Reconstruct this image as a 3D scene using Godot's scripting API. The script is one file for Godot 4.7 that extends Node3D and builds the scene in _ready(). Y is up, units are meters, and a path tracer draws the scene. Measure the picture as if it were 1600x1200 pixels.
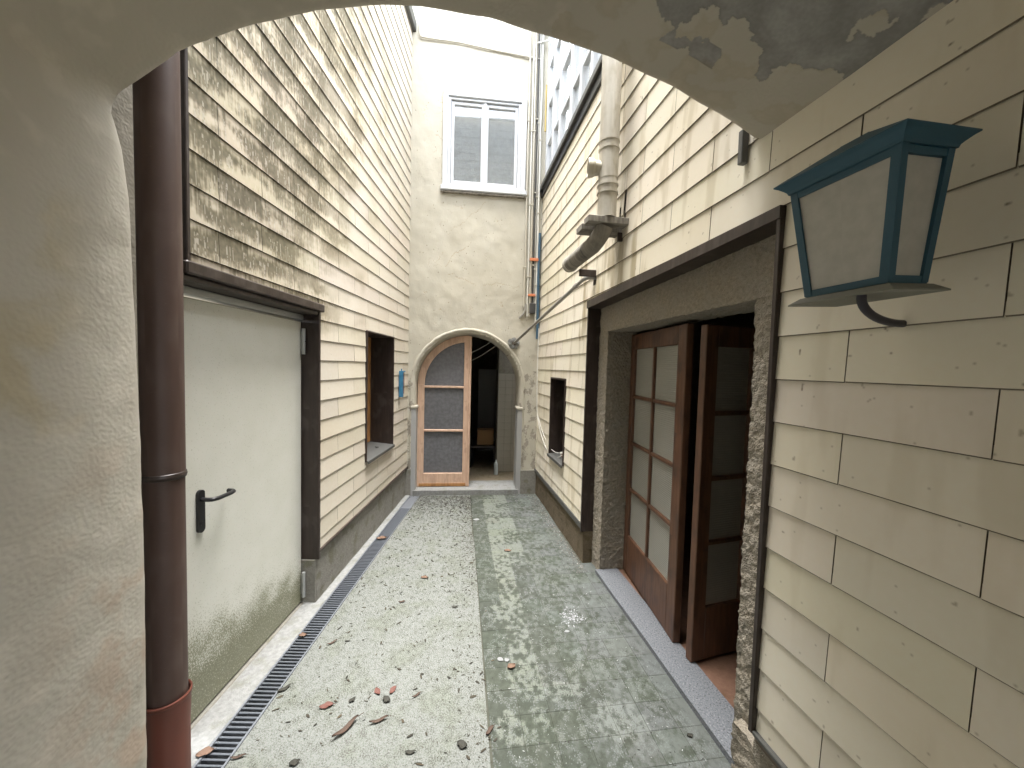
extends Node3D
# A narrow courtyard seen from under a vaulted passage. Frames: L = wall on the left, R = wall on the right, B = rear wall, P = passage (x along, y up, z out of the surface).
var L_F := Transform3D(Basis(Vector3(0, 0, -1), Vector3.UP, Vector3(1, 0, 0)), Vector3(-1.30, 0, 0))
var R_F := Transform3D(Basis(Vector3(0.16954, 0, 0.98552), Vector3.UP, Vector3(-0.98552, 0, 0.16954)), Vector3(0.330, 0, -4.819))
var B_F := Transform3D(Basis(Vector3(0.99402, 0, -0.10916), Vector3.UP, Vector3(0.10916, 0, 0.99402)), Vector3(-1.30, 0, -4.64))
var P_F := Transform3D(Basis(Vector3(0.98552, 0, -0.16954), Vector3.UP, Vector3(0.16954, 0, 0.98552)), Vector3(0.907, 0, -1.463))
var rng := RandomNumberGenerator.new()
var hbuf := PackedByteArray()
var M := {}
var taken := {}

# ---------------------------------------------------------------- mesh builder
class MB:
	var v := PackedVector3Array()
	var n := PackedVector3Array()
	var uv := PackedVector2Array()
	var col := PackedColorArray()
	var tint := Color.WHITE
	func tri(a: Vector3, b: Vector3, c: Vector3, na: Vector3, nb: Vector3, nc: Vector3, ua := Vector2.ZERO, ub := Vector2.ZERO, uc := Vector2.ZERO) -> void:
		if (b - a).cross(c - a).dot(na + nb + nc) > 0.0:
			v.append_array([a, c, b]); n.append_array([na, nc, nb]); uv.append_array([ua, uc, ub])
		else:
			v.append_array([a, b, c]); n.append_array([na, nb, nc]); uv.append_array([ua, ub, uc])
		col.append_array([tint, tint, tint])
	func quad(a: Vector3, b: Vector3, c: Vector3, d: Vector3, hint: Vector3, ua := Vector2.ZERO, ub := Vector2.ZERO, uc := Vector2.ZERO, ud := Vector2.ZERO) -> void:
		var nn := (c - a).cross(d - b).normalized()
		if nn.dot(hint) < 0.0: nn = -nn
		tri(a, b, c, nn, nn, nn, ua, ub, uc)
		tri(a, c, d, nn, nn, nn, ua, uc, ud)
	func box(ctr: Vector3, size: Vector3, bev := 0.0, bs := Basis.IDENTITY) -> void:
		var h := size * 0.5
		var e: float = min(bev, min(h.x, min(h.y, h.z)) * 0.9)
		for ax in 3:
			for sg in [-1.0, 1.0]:
				var u := (ax + 1) % 3
				var w := (ax + 2) % 3
				var ps := []
				for k in [[-1, -1], [1, -1], [1, 1], [-1, 1]]:
					var p := Vector3.ZERO
					p[ax] = sg * h[ax]; p[u] = k[0] * (h[u] - e); p[w] = k[1] * (h[w] - e)
					ps.append(ctr + bs * p)
				var nn := Vector3.ZERO; nn[ax] = sg
				quad(ps[0], ps[1], ps[2], ps[3], bs * nn, Vector2(0, 0), Vector2(1, 0), Vector2(1, 1), Vector2(0, 1))
		if e <= 0.0: return
		for ax in 3:
			var u := (ax + 1) % 3
			var w := (ax + 2) % 3
			for su in [-1.0, 1.0]:
				for sw in [-1.0, 1.0]:
					var ps := []
					for k in [[-1, 0], [1, 0], [1, 1], [-1, 1]]:
						var p := Vector3.ZERO
						p[ax] = k[0] * (h[ax] - e)
						p[u] = su * (h[u] - (0.0 if k[1] == 0 else e)); p[w] = sw * (h[w] - (e if k[1] == 0 else 0.0))
						ps.append(ctr + bs * p)
					var nn := Vector3.ZERO; nn[u] = su; nn[w] = sw
					quad(ps[0], ps[1], ps[2], ps[3], bs * nn)
		for sx in [-1.0, 1.0]:
			for sy in [-1.0, 1.0]:
				for sz in [-1.0, 1.0]:
					var nn := bs * Vector3(sx, sy, sz).normalized()
					tri(ctr + bs * Vector3(sx * h.x, sy * (h.y - e), sz * (h.z - e)), ctr + bs * Vector3(sx * (h.x - e), sy * h.y, sz * (h.z - e)), ctr + bs * Vector3(sx * (h.x - e), sy * (h.y - e), sz * h.z), nn, nn, nn)
	func bx(x0: float, x1: float, y0: float, y1: float, z0: float, z1: float, bev := 0.0) -> void:
		box(Vector3((x0 + x1) / 2, (y0 + y1) / 2, (z0 + z1) / 2), Vector3(abs(x1 - x0), abs(y1 - y0), abs(z1 - z0)), bev)
	func tube(pts: Array, r, sides := 10, caps := true) -> void:
		var rings := []
		var side := Vector3.ZERO
		for i in pts.size():
			var t: Vector3 = (pts[min(i + 1, pts.size() - 1)] - pts[max(i - 1, 0)]).normalized()
			if i == 0: side = t.cross(Vector3(0.3, 0.5, 0.81)).normalized()
			side = (side - t * side.dot(t)).normalized()
			var up := t.cross(side)
			var rr: float = r[i] if r is Array else r
			var ring := []
			for k in sides:
				var a := TAU * k / sides
				ring.append([pts[i] + (side * cos(a) + up * sin(a)) * rr, side * cos(a) + up * sin(a)])
			rings.append(ring)
		for i in pts.size() - 1:
			for k in sides:
				var a = rings[i][k]; var b = rings[i][(k + 1) % sides]; var c = rings[i + 1][(k + 1) % sides]; var d = rings[i + 1][k]
				tri(a[0], b[0], c[0], a[1], b[1], c[1]); tri(a[0], c[0], d[0], a[1], c[1], d[1])
		if caps:
			for e in [0, pts.size() - 1]:
				var t: Vector3 = (pts[0] - pts[1]).normalized() if e == 0 else (pts[e] - pts[e - 1]).normalized()
				for k in sides:
					tri(pts[e], rings[e][k][0], rings[e][(k + 1) % sides][0], t, t, t)
	func lathe(o: Vector3, ax: Vector3, prof: Array, sides := 28) -> void: # prof: [distance along the axis, radius]
		var s1 := ax.cross(Vector3(0.31, 0.52, 0.79)).normalized()
		var s2 := ax.cross(s1)
		for i in prof.size() - 1:
			var p: Vector2 = prof[i]; var q: Vector2 = prof[i + 1]
			var nr := Vector2(q.x - p.x, q.y - p.y).normalized()
			for k in sides:
				var a := TAU * k / sides; var b := TAU * (k + 1) / sides
				var da := s1 * cos(a) + s2 * sin(a); var db := s1 * cos(b) + s2 * sin(b)
				var na := (da * nr.x - ax * nr.y).normalized(); var nb := (db * nr.x - ax * nr.y).normalized()
				tri(o + ax * p.x + da * p.y, o + ax * p.x + db * p.y, o + ax * q.x + db * q.y, na, nb, nb)
				tri(o + ax * p.x + da * p.y, o + ax * q.x + db * q.y, o + ax * q.x + da * q.y, na, nb, na)
	func prism(poly: PackedVector2Array, z0: float, z1: float, us := Vector2.ONE, uo := Vector2.ZERO) -> void: # outline in x, y
		var idx := Geometry2D.triangulate_polygon(poly)
		for i in range(0, idx.size(), 3):
			var a := poly[idx[i]]; var b := poly[idx[i + 1]]; var c := poly[idx[i + 2]]
			for z in [z0, z1]:
				var nn := Vector3(0, 0, 1 if z == max(z0, z1) else -1)
				tri(Vector3(a.x, a.y, z), Vector3(b.x, b.y, z), Vector3(c.x, c.y, z), nn, nn, nn, a * us + uo, b * us + uo, c * us + uo)
		var ccw := not Geometry2D.is_polygon_clockwise(poly)
		for i in poly.size():
			var a := poly[i]; var b := poly[(i + 1) % poly.size()]
			var e := (b - a).normalized()
			var nn := Vector3(e.y, -e.x, 0) * (1.0 if ccw else -1.0)
			quad(Vector3(a.x, a.y, z0), Vector3(b.x, b.y, z0), Vector3(b.x, b.y, z1), Vector3(a.x, a.y, z1), nn, a * us + uo, b * us + uo, b * us + uo, a * us + uo)
	func grid(nu: int, nv: int, f: Callable, hint: Vector3, keep = null) -> void: # f(i, j) -> [position, uv]; smooth
		var ps := []
		for j in nv + 1:
			for i in nu + 1:
				ps.append(f.call(i, j))
		var ns := PackedVector3Array(); ns.resize(ps.size())
		var w := nu + 1
		for j in nv + 1:
			for i in w:
				var dx: Vector3 = ps[j * w + min(i + 1, nu)][0] - ps[j * w + max(i - 1, 0)][0]
				var dy: Vector3 = ps[min(j + 1, nv) * w + i][0] - ps[max(j - 1, 0) * w + i][0]
				var q := dx.cross(dy).normalized()
				ns[j * w + i] = q
		var flip := 1.0 if ns[(nv / 2) * w + nu / 2].dot(hint) > 0 else -1.0
		for j in nv:
			for i in nu:
				if keep != null and not keep.call(i, j): continue
				var a = j * w + i; var b = a + 1; var c = a + w + 1; var d = a + w
				tri(ps[a][0], ps[b][0], ps[c][0], ns[a] * flip, ns[b] * flip, ns[c] * flip, ps[a][1], ps[b][1], ps[c][1])
				tri(ps[a][0], ps[c][0], ps[d][0], ns[a] * flip, ns[c] * flip, ns[d] * flip, ps[a][1], ps[c][1], ps[d][1])
	func rough(x0: float, x1: float, y0: float, y1: float, z0: float, z1: float, cell: float, amp: float, nz: FastNoiseLite, fine := 0.35) -> void: # a box of hewn faces
		var lo := Vector3(x0, y0, z0); var hi := Vector3(x1, y1, z1)
		for ax in 3:
			var u := (ax + 1) % 3
			var w := (ax + 2) % 3
			for sg in [0, 1]:
				var nu: int = clamp(int((hi[u] - lo[u]) / cell), 1, 260); var nv: int = clamp(int((hi[w] - lo[w]) / cell), 1, 260)
				var nn := Vector3.ZERO; nn[ax] = 1.0 if sg else -1.0
				grid(nu, nv, func(i, j):
					var p := Vector3.ZERO
					p[ax] = hi[ax] if sg else lo[ax]; p[u] = lerp(lo[u], hi[u], float(i) / nu); p[w] = lerp(lo[w], hi[w], float(j) / nv)
					var q := p * 100.0
					var round_ := 0.0
					var m := (p - (lo + hi) * 0.5)
					var k := Vector3(nz.get_noise_3d(q.x, q.y, q.z), nz.get_noise_3d(q.x + 91, q.y, q.z), nz.get_noise_3d(q.x, q.y + 57, q.z)) + Vector3.ONE * 0.0
					var f2 := nz.get_noise_3d(q.x * 4.0 + 11, q.y * 4.0, q.z * 4.0) * fine
					return [p + k * amp + nn * f2 * amp, Vector2(p[u], p[w])], nn)
	func mesh() -> ArrayMesh:
		var a := []; a.resize(Mesh.ARRAY_MAX)
		a[Mesh.ARRAY_VERTEX] = v; a[Mesh.ARRAY_NORMAL] = n; a[Mesh.ARRAY_TEX_UV] = uv; a[Mesh.ARRAY_COLOR] = col
		var m := ArrayMesh.new()
		m.add_surface_from_arrays(Mesh.PRIMITIVE_TRIANGLES, a)
		return m

# ---------------------------------------------------------------- nodes
func numbered(s: String) -> String:
	taken[s] = taken.get(s, -1) + 1
	return s if taken[s] == 0 else "%s_%03d" % [s, taken[s]]

func thing(called: String, label: String, category: String, at := Transform3D.IDENTITY, group := "") -> Node3D:
	var o := Node3D.new()
	o.name = numbered(called); add_child(o, true); o.transform = at
	o.set_meta("label", label); o.set_meta("category", category)
	if group: o.set_meta("group", group)
	return o

func part(parent: Node3D, called: String, mb, mat: Material, at := Transform3D.IDENTITY) -> MeshInstance3D:
	var o := MeshInstance3D.new()
	o.name = numbered(called) if parent == self else called
	o.mesh = mb.mesh() if mb is MB else mb
	o.material_override = mat
	parent.add_child(o, true); o.transform = at
	return o

func sub(parent: Node3D, called: String, at := Transform3D.IDENTITY) -> Node3D:
	var o := Node3D.new(); o.name = called; parent.add_child(o, true); o.transform = at
	return o

func one(called: String, label: String, category: String, mb, mat: Material, at := Transform3D.IDENTITY, group := "") -> MeshInstance3D:
	var o := part(self, called, mb, mat, at)
	o.set_meta("label", label); o.set_meta("category", category)
	if group: o.set_meta("group", group)
	return o

func bar(parent: Node3D, called: String, mat: Material, x0: float, x1: float, y0: float, y1: float, z0: float, z1: float, bev := 0.003) -> MeshInstance3D:
	var b := MB.new(); b.bx(x0, x1, y0, y1, z0, z1, bev)
	return part(parent, called, b, mat)

# ---------------------------------------------------------------- textures and materials
func lin(r: float, g: float, b: float) -> Color: return Color(r, g, b).linear_to_srgb()

func noise(sd: int, freq: float, oct := 4, type := FastNoiseLite.TYPE_SIMPLEX_SMOOTH) -> FastNoiseLite:
	var n := FastNoiseLite.new()
	n.seed = sd; n.frequency = freq; n.noise_type = type; n.fractal_octaves = oct
	return n

func field(w: int, h: int, sd: int, freq: float, oct := 4, sx := 1.0, sy := 1.0, type := FastNoiseLite.TYPE_SIMPLEX_SMOOTH) -> PackedByteArray:
	var im := noise(sd, freq, oct, type).get_image(max(8, int(w / sx)), max(8, int(h / sy)))
	if im.get_width() != w or im.get_height() != h: im.resize(w, h, Image.INTERPOLATE_BILINEAR)
	im.convert(Image.FORMAT_L8)
	return im.get_data()

func paint(w: int, h: int, f: Callable) -> ImageTexture:
	var d := PackedByteArray(); d.resize(w * h * 3)
	hbuf = PackedByteArray(); hbuf.resize(w * h)
	var i := 0
	for y in h:
		for x in w:
			var c: Color = f.call(x, y, i)
			d[i * 3] = c.r8; d[i * 3 + 1] = c.g8; d[i * 3 + 2] = c.b8
			i += 1
	return ImageTexture.create_from_image(Image.create_from_data(w, h, false, Image.FORMAT_RGB8, d))

func htex(w: int, h: int) -> ImageTexture:
	return ImageTexture.create_from_image(Image.create_from_data(w, h, false, Image.FORMAT_L8, hbuf))

func mat(called: String, c: Color, rough := 0.8, metal := 0.0, spec := 0.5) -> StandardMaterial3D:
	var m := StandardMaterial3D.new()
	m.resource_name = called; m.albedo_color = c; m.roughness = rough; m.metallic = metal; m.metallic_specular = spec
	M[called] = m
	return m

func triplanar(m: StandardMaterial3D, tex: Texture2D, scale: float, height: Texture2D = null, hs := 0.2, world := false) -> StandardMaterial3D:
	m.albedo_texture = tex; m.uv1_triplanar = true; m.uv1_world_triplanar = world; m.uv1_scale = Vector3.ONE * scale
	if height: m.heightmap_enabled = true; m.heightmap_texture = height; m.heightmap_scale = hs
	return m

func ss(a: float, b: float, x: float) -> float: return smoothstep(a, b, x)

func materials() -> void:
	# --- fibre-cement shingles of the building on the left: cream with dark algae in ragged streaks near the passage
	var w := 768; var h := 1280
	var big := field(w, h, 3, 0.006, 3)
	var st := field(w, h, 5, 0.22, 4, 1.0, 12.0)
	var fi := field(w, h, 7, 0.11, 3)
	var rg := field(w, h, 11, 0.028, 5, 2.0, 1.0)
	var cream := lin(0.55, 0.485, 0.385)
	var pale := lin(0.60, 0.56, 0.485)
	var algae := lin(0.085, 0.072, 0.042)
	var ochre := lin(0.33, 0.265, 0.155)
	var tl := paint(w, h, func(x, y, i):
		var s = 1.45 + 3.3 * x / w
		var yy = 5.75 - 5.5 * y / h
		var c := cream.lerp(pale, big[i] / 255.0 * 0.55 + fi[i] / 510.0)
		# algae grows where the court is wettest: above the door and beside the passage
		var reach := 1.0 - ss(0.45, 1.85, s - 1.45 + (big[i] / 255.0 - 0.5) * 1.1 - max(0.0, yy - 2.5) * 0.50)
		reach *= ss(1.75, 2.05, yy) * (1.0 - ss(4.1, 5.1, yy))
		var row := fposmod((yy - 0.2995) / 0.1365, 1.0)
		var kk := int((yy - 0.2995) / 0.1365)
		var pick := hash(Vector2i(kk, int((s - 1.655 + (0.28 if kk % 2 else 0.0)) / 0.56 + 9.0))) % 100 / 100.0
		var lvl = 0.12 + 0.42 * pick + 0.75 * (0.32 - abs(row - 0.60)) + 0.70 * (st[i] / 255.0 - 0.5) + 1.15 * (rg[i] / 255.0 - 0.5) + 0.2 * (fi[i] / 255.0 - 0.5)
		var d = reach * ss(0.0, 0.62, lvl)
		c = c.lerp(ochre, clamp(reach * 0.45 + d * 0.25, 0, 1) * (0.4 + fi[i] / 420.0))
		c = c.lerp(algae, d * (0.60 + fi[i] / 800.0))
		if reach > 0.3 and st[i] > 165 and fi[i] > 110 and row < 0.7: c = c.lerp(pale, 0.55 * reach)
		var spot := fi[i] > 222 and big[i] > 100
		return c.lerp(lin(0.2, 0.17, 0.1), 0.35 if spot else 0.0))
	mat("siding_left", Color.WHITE, 0.82).albedo_texture = tl
	# --- the same shingles on the right: cleaner, ochre runs, fly specks
	w = 1280; h = 832
	big = field(w, h, 23, 0.005, 3); st = field(w, h, 25, 0.03, 4, 1.0, 6.0); fi = field(w, h, 27, 0.13, 3)
	var cream2 := lin(0.735, 0.67, 0.535)
	var pale2 := lin(0.765, 0.72, 0.62)
	var tr := paint(w, h, func(x, y, i):
		var s = 6.0 * x / w
		var yy = 4.1 - 3.9 * y / h
		var c := cream2.lerp(pale2, big[i] / 255.0 * 0.7 + fi[i] / 700.0)
		var run := ss(0.58, 0.80, st[i] / 255.0) * (0.26 if s < 3.4 else 0.10)
		if s > 1.5 and s < 2.5 and yy > 1.9 and yy < 2.62: run += 0.45 * ss(0.38, 0.62, st[i] / 255.0)
		c = c.lerp(ochre, run)
		var sp := 0.0
		if fi[i] > 226: sp = 0.4
		return c.lerp(lin(0.16, 0.12, 0.07), sp))
	# fly specks, scuffs and little rust runs
	var im := tr.get_image()
	rng.seed = 77
	for k in 230:
		var px := rng.randi_range(4, w - 8); var py := rng.randi_range(4, h - 12)
		var cc := lin(0.10, 0.075, 0.045)
		var tall := rng.randi_range(1, 5) if rng.randf() < 0.35 else 1
		for q in tall:
			im.set_pixel(px, py + q, im.get_pixel(px, py + q).lerp(cc, rng.randf_range(0.35, 0.9)))
			if rng.randf() < 0.45: im.set_pixel(px + 1, py + q, im.get_pixel(px + 1, py + q).lerp(cc, rng.randf_range(0.2, 0.7)))
	mat("siding_right", Color.WHITE, 0.78).albedo_texture = ImageTexture.create_from_image(im)
	# --- plaster of the passage (left wall and vault) with peeled paint and stains
	w = 1536; h = 704
	big = field(w, h, 31, 0.004, 4); st = field(w, h, 33, 0.02, 5); fi = field(w, h, 35, 0.2, 3)
	var wide := field(w, h, 37, 0.0095, 5)
	var lime := lin(0.475, 0.445, 0.38)
	var lime2 := lin(0.40, 0.37, 0.31)
	var bare := lin(0.23, 0.225, 0.215)
	var bare2 := lin(0.36, 0.355, 0.34)
	var rosy := lin(0.33, 0.22, 0.15)
	var foot_dark := lin(0.24, 0.22, 0.17)
	var total := prof_len()
	var tp := paint(w, h, func(x, y, i):
		var a = total * x / w      # metres along the section, from the foot of the left wall over the crown
		var z = 2.3 * y / h        # metres in from the arch
		var n1 := big[i] / 255.0; var n2 := st[i] / 255.0; var n3 := wide[i] / 255.0
		var c := lime.lerp(lime2, n1 * 0.8).lerp(pale, ss(0.55, 0.8, n2) * 0.35)
		var hh := 150.0 + (fi[i] - 128) * 0.16 + (n2 - 0.5) * 80.0 * (0.18 + ss(0.42, 0.72, n1))
		# darker mottling towards the foot of the wall; rosy rust runs beside the downpipe
		var low := ss(0.75, 0.15, a + (n2 - 0.5) * 0.8)
		c = c.lerp(foot_dark, low * 0.75 * ss(0.3, 0.6, n3))
		var rr := ss(0.46, 0.66, n3 * 0.6 + n2 * 0.4) * ss(1.9, 0.9, a) * ss(0.42, 0.03, z)
		c = c.lerp(rosy, rr * 0.5)
		var oc := ss(0.5, 0.64, n1 * 0.75 + n2 * 0.25) * ss(1.2, 1.7, a) * ss(2.6, 2.1, a) * ss(0.12, 0.3, z)
		c = c.lerp(lin(0.36, 0.29, 0.16), oc * 0.45)
		# the paint has let go of the vault above the lantern
		var da: float = (a - (total - 0.37)) / 0.50; var dz: float = (z - 0.85) / 0.78
		var gone := 1.12 - sqrt(da * da + dz * dz) + (n3 - 0.5) * 1.15 + (n2 - 0.5) * 0.4
		if a > total - 1.5 and gone > 0.26 and z > 0.14:
			c = bare.lerp(bare2, clamp((n2 - 0.3) * 1.6 + (fi[i] - 128) / 500.0, 0, 1)).lerp(lin(0.22, 0.17, 0.10), ss(0.55, 0.7, n1) * 0.4)
			hh = 60.0 + n2 * 40.0
		elif a > total - 1.6 and gone > -0.22:
			c = c.lerp(lin(0.34, 0.28, 0.19), ss(0.42, 0.62, n2) * 0.3)
		if fi[i] > 246 and n2 > 0.55: c = c.lerp(lin(0.08, 0.06, 0.04), 0.6); hh -= 40
		hbuf[i] = int(clamp(hh, 0, 255))
		return c)
	var mp := mat("plaster_passage", Color.WHITE, 0.92)
	mp.albedo_texture = tp; mp.heightmap_enabled = true; mp.heightmap_texture = htex(w, h); mp.heightmap_scale = 0.7
	# --- white-washed rear wall
	w = 512; h = 1408
	big = field(w, h, 41, 0.008, 4); st = field(w, h, 43, 0.03, 5); fi = field(w, h, 45, 0.16, 3); wide = field(w, h, 47, 0.012, 5, 2.0, 1.0)
	var rg2 := field(w, h, 49, 0.05, 3, 3.0, 1.0)
	var wash := lin(0.45, 0.42, 0.345)
	var wash2 := lin(0.49, 0.465, 0.395)
	var tb := paint(w, h, func(x, y, i):
		var yy = 7.6 - 7.6 * y / h
		var n1 := big[i] / 255.0; var n2 := st[i] / 255.0; var n3 := wide[i] / 255.0
		var c := wash.lerp(wash2, n1)
		var hh := 120.0 + (rg2[i] - 128) * 0.30 + (fi[i] - 128) * 0.12 + (n2 - 0.5) * 70.0
		if abs(n3 - 0.5) < 0.003 and n1 > 0.56: c = c.lerp(lin(0.35, 0.27, 0.18), 0.5); hh -= 60
		if fi[i] > 232: c = c.lerp(lin(0.22, 0.18, 0.12), 0.55); hh -= 50
		# flaking coat beside the arched doorway
		var side := ss(0.75, 0.98, abs(float(x) / w - 0.47) * 2.0 + (n2 - 0.5) * 0.3) * ss(1.9, 1.3, yy)
		if side > 0.25 and n2 * 0.65 + fi[i] / 728.0 > 0.56: c = c.lerp(lin(0.23, 0.205, 0.175), 0.7); hh -= 35
		hbuf[i] = int(clamp(hh, 0, 255))
		return c)
	var bi := tb.get_image()
	rng.seed = 12
	for ck in [[0.30, 0.555, 0.56, 0.50], [0.42, 0.575, 0.28, 0.60], [0.55, 0.635, 0.82, 0.64], [0.45, 0.49, 0.72, 0.485], [0.30, 0.62, 0.5, 0.635], [0.62, 0.46, 0.80, 0.452], [0.2, 0.40, 0.36, 0.41]]:
		var yj := 0.0
		for q in 90:
			var u: float = q / 90.0
			yj += rng.randf_range(-1.6, 1.6)
			var cx := int(lerp(ck[0], ck[2], u) * w); var cy := int(lerp(ck[1], ck[3], u) * h + yj)
			if rng.randf() < 0.2: continue
			for k in 2:
				bi.set_pixel(cx, cy + k, bi.get_pixel(cx, cy + k).lerp(lin(0.30, 0.22, 0.14), 0.65 if k == 0 else 0.25))
				hbuf[(cy + k) * w + cx] = 40 if k == 0 else 90
	for q in 260:
		var cx := rng.randi_range(2, w - 4); var cy := rng.randi_range(int(h * 0.35), int(h * 0.82))
		for k in rng.randi_range(1, 4): bi.set_pixel(cx + k % 2, cy + k / 2, lin(0.17, 0.14, 0.10))
		hbuf[cy * w + cx] = 40
	tb = ImageTexture.create_from_image(bi)
	var mb_ := mat("plaster_rear", Color.WHITE, 0.9)
	mb_.albedo_texture = tb; mb_.heightmap_enabled = true; mb_.heightmap_texture = htex(w, h); mb_.heightmap_scale = 0.42
	# --- washed concrete with dirt between the grains
	w = 512; h = 1280
	big = field(w, h, 51, 0.012, 4); st = field(w, h, 53, 0.06, 3); fi = field(w, h, 55, 0.33, 2); wide = field(w, h, 57, 0.42, 2)
	var stone := lin(0.122, 0.131, 0.120)
	var stone2 := lin(0.212, 0.22, 0.206)
	var grit := lin(0.04, 0.04, 0.03)
	var mossy := lin(0.12, 0.14, 0.085)
	var tg := paint(w, h, func(x, y, i):
		var dep = 1.0 + 3.8 * y / h
		var f := fi[i] / 255.0
		var c := stone.lerp(stone2, f).lerp(mossy, ss(0.4, 0.9, big[i] / 255.0) * 0.22)
		var dirt := ss(0.58, 0.78, wide[i] / 255.0 + (st[i] / 255.0 - 0.5) * 0.35 + ss(0.45, 0.7, big[i] / 255.0) * 0.06)
		c = c.lerp(grit, dirt * 0.75)
		hbuf[i] = int(clamp(60 + f * 150 - dirt * 40, 0, 255))
		return c)
	var mg := mat("washed_concrete", Color.WHITE, 0.85)
	mg.albedo_texture = tg; mg.heightmap_enabled = true; mg.heightmap_texture = htex(w, h); mg.heightmap_scale = 0.5
	# --- old cement tiles, green with algae, worn pale along one course
	w = 512; h = 1280
	big = field(w, h, 61, 0.012, 4); st = field(w, h, 63, 0.05, 5); fi = field(w, h, 65, 0.3, 2); wide = field(w, h, 67, 0.022, 4, 1.0, 1.0)
	var ga := lin(0.037, 0.043, 0.032)
	var gb := lin(0.082, 0.089, 0.076)
	var worn := lin(0.245, 0.26, 0.225)
	var dust := lin(0.145, 0.155, 0.155)
	var tt := paint(w, h, func(x, y, i):
		var a = 1.3 * x / w - 0.02; var dpt = 3.8 * y / h
		var n1 := big[i] / 255.0; var n2 := st[i] / 255.0; var n3 := wide[i] / 255.0
		var c := ga.lerp(gb, n2 * 0.7 + fi[i] / 800.0)
		var col := int(a / 0.145)
		var pick := hash(Vector2i(col, int(dpt / 0.145) * 3)) % 100 / 100.0
		var pl := ss(0.52, 0.78, n3 * 0.55 + n2 * 0.45) * 0.35
		if col == 1 or (col == 2 and dpt > 2.0): pl = max(pl, ss(0.50, 0.80, n2 * 0.62 + n3 * 0.3 + pick * 0.34 + (0.07 if dpt > 0.9 else -0.12)))
		for e in [[0.09, 0.64, 0.065, 0.085], [0.21, 0.90, 0.09, 0.10], [0.13, 1.42, 0.07, 0.09], [0.36, 0.80, 0.13, 0.05], [0.62, 0.62, 0.12, 0.10]]:
			var ex: float = (a - e[0]) / e[2]; var ey: float = (dpt - e[1]) / e[3]
			var ed := 1.25 - ex * ex - ey * ey + (n2 - 0.5) * 1.6
			if ed > 0.0: pl = max(pl, min(ed * 1.4, 0.95) * ss(0.35, 0.6, n2 * 0.7 + fi[i] / 850.0))
		c = c.lerp(worn, pl * (0.20 + fi[i] / 400.0))
		c = c.lerp(dust, ss(0.30, 0.72, n1 * 0.45 + n2 * 0.35 + fi[i] / 1500.0 + ss(0.5, 1.1, a) * 0.22) * 0.62 * ss(0.15, 0.6, a))
		if n3 > 0.47 and fi[i] > 165 and n2 > 0.40: c = c.lerp(dust, 0.9)
		if fi[i] > 248: c = c.lerp(Color(0.6, 0.62, 0.6), 0.6)
		return c)
	mat("tile_paving", Color.WHITE, 0.82, 0.0, 0.3).albedo_texture = tt
	# --- granite, rough render, concrete, timber
	w = 256; h = 256
	fi = field(w, h, 71, 0.45, 2); st = field(w, h, 73, 0.25, 2)
	var tgr := paint(w, h, func(x, y, i):
		var c := lin(0.115, 0.122, 0.135).lerp(lin(0.17, 0.18, 0.198), fi[i] / 255.0)
		if st[i] > 188: c = lin(0.05, 0.053, 0.058)
		elif st[i] < 62: c = lin(0.24, 0.25, 0.265)
		hbuf[i] = fi[i]
		return c)
	triplanar(mat("granite", Color.WHITE, 0.7), tgr, 1.5, htex(w, h), 0.015)
	w = 512; h = 512
	big = field(w, h, 81, 0.01, 4); st = field(w, h, 83, 0.05, 5); fi = field(w, h, 85, 0.2, 3)
	var tst := paint(w, h, func(x, y, i):
		var c := lin(0.20, 0.165, 0.12).lerp(lin(0.38, 0.335, 0.265), st[i] / 255.0).lerp(lin(0.27, 0.25, 0.215), big[i] / 255.0 * 0.7)
		if fi[i] > 205: c = c.lerp(lin(0.45, 0.42, 0.36), 0.5)
		if fi[i] < 60: c = c.lerp(lin(0.08, 0.065, 0.045), 0.55)
		hbuf[i] = int(clamp(st[i] * 0.7 + fi[i] * 0.3, 0, 255))
		return c)
	var hst := htex(w, h)
	triplanar(mat("rough_stone", Color.WHITE, 0.95), tst, 1.4, hst, 1.1)
	var tco := paint(w, h, func(x, y, i):
		var c := lin(0.17, 0.16, 0.135).lerp(lin(0.26, 0.25, 0.225), st[i] / 255.0 * 0.7 + fi[i] / 900.0)
		c = c.lerp(lin(0.13, 0.125, 0.08), ss(0.55, 0.8, big[i] / 255.0) * 0.6)
		hbuf[i] = int(clamp(st[i] * 0.5 + fi[i] * 0.5, 0, 255))
		return c)
	var hco := htex(w, h)
	triplanar(mat("concrete", Color.WHITE, 0.9), tco, 1.0, hco, 0.3)
	triplanar(mat("concrete_brown", lin(0.62, 0.5, 0.36), 0.9), tco, 1.3, hco, 0.3)
	triplanar(mat("concrete_pale", lin(1.0, 1.0, 1.0) * 1.0, 0.9), paint(w, h, func(x, y, i):
		var c := lin(0.18, 0.182, 0.178).lerp(lin(0.28, 0.283, 0.275), st[i] / 255.0)
		c = c.lerp(lin(0.15, 0.15, 0.12), ss(0.52, 0.75, big[i] / 255.0 * 0.6 + fi[i] / 640.0) * 0.65)
		return c), 1.2, hco, 0.25)
	triplanar(mat("dark_plaster", lin(0.95, 0.90, 0.82), 0.95), tco, 0.7, hco, 0.3)
	triplanar(mat("inner_floor", lin(0.85, 0.72, 0.55), 0.7), tco, 1.0, hco, 0.1)
	triplanar(mat("red_floor", lin(0.75, 0.42, 0.31), 0.6), tco, 1.2, hco, 0.1)
	triplanar(mat("joint_dirt", lin(0.28, 0.30, 0.26), 0.95), tco, 1.0)
	triplanar(mat("earth", lin(0.5, 0.45, 0.35), 0.95), tco, 0.6, hco, 0.4)
	w = 256; h = 512
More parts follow.
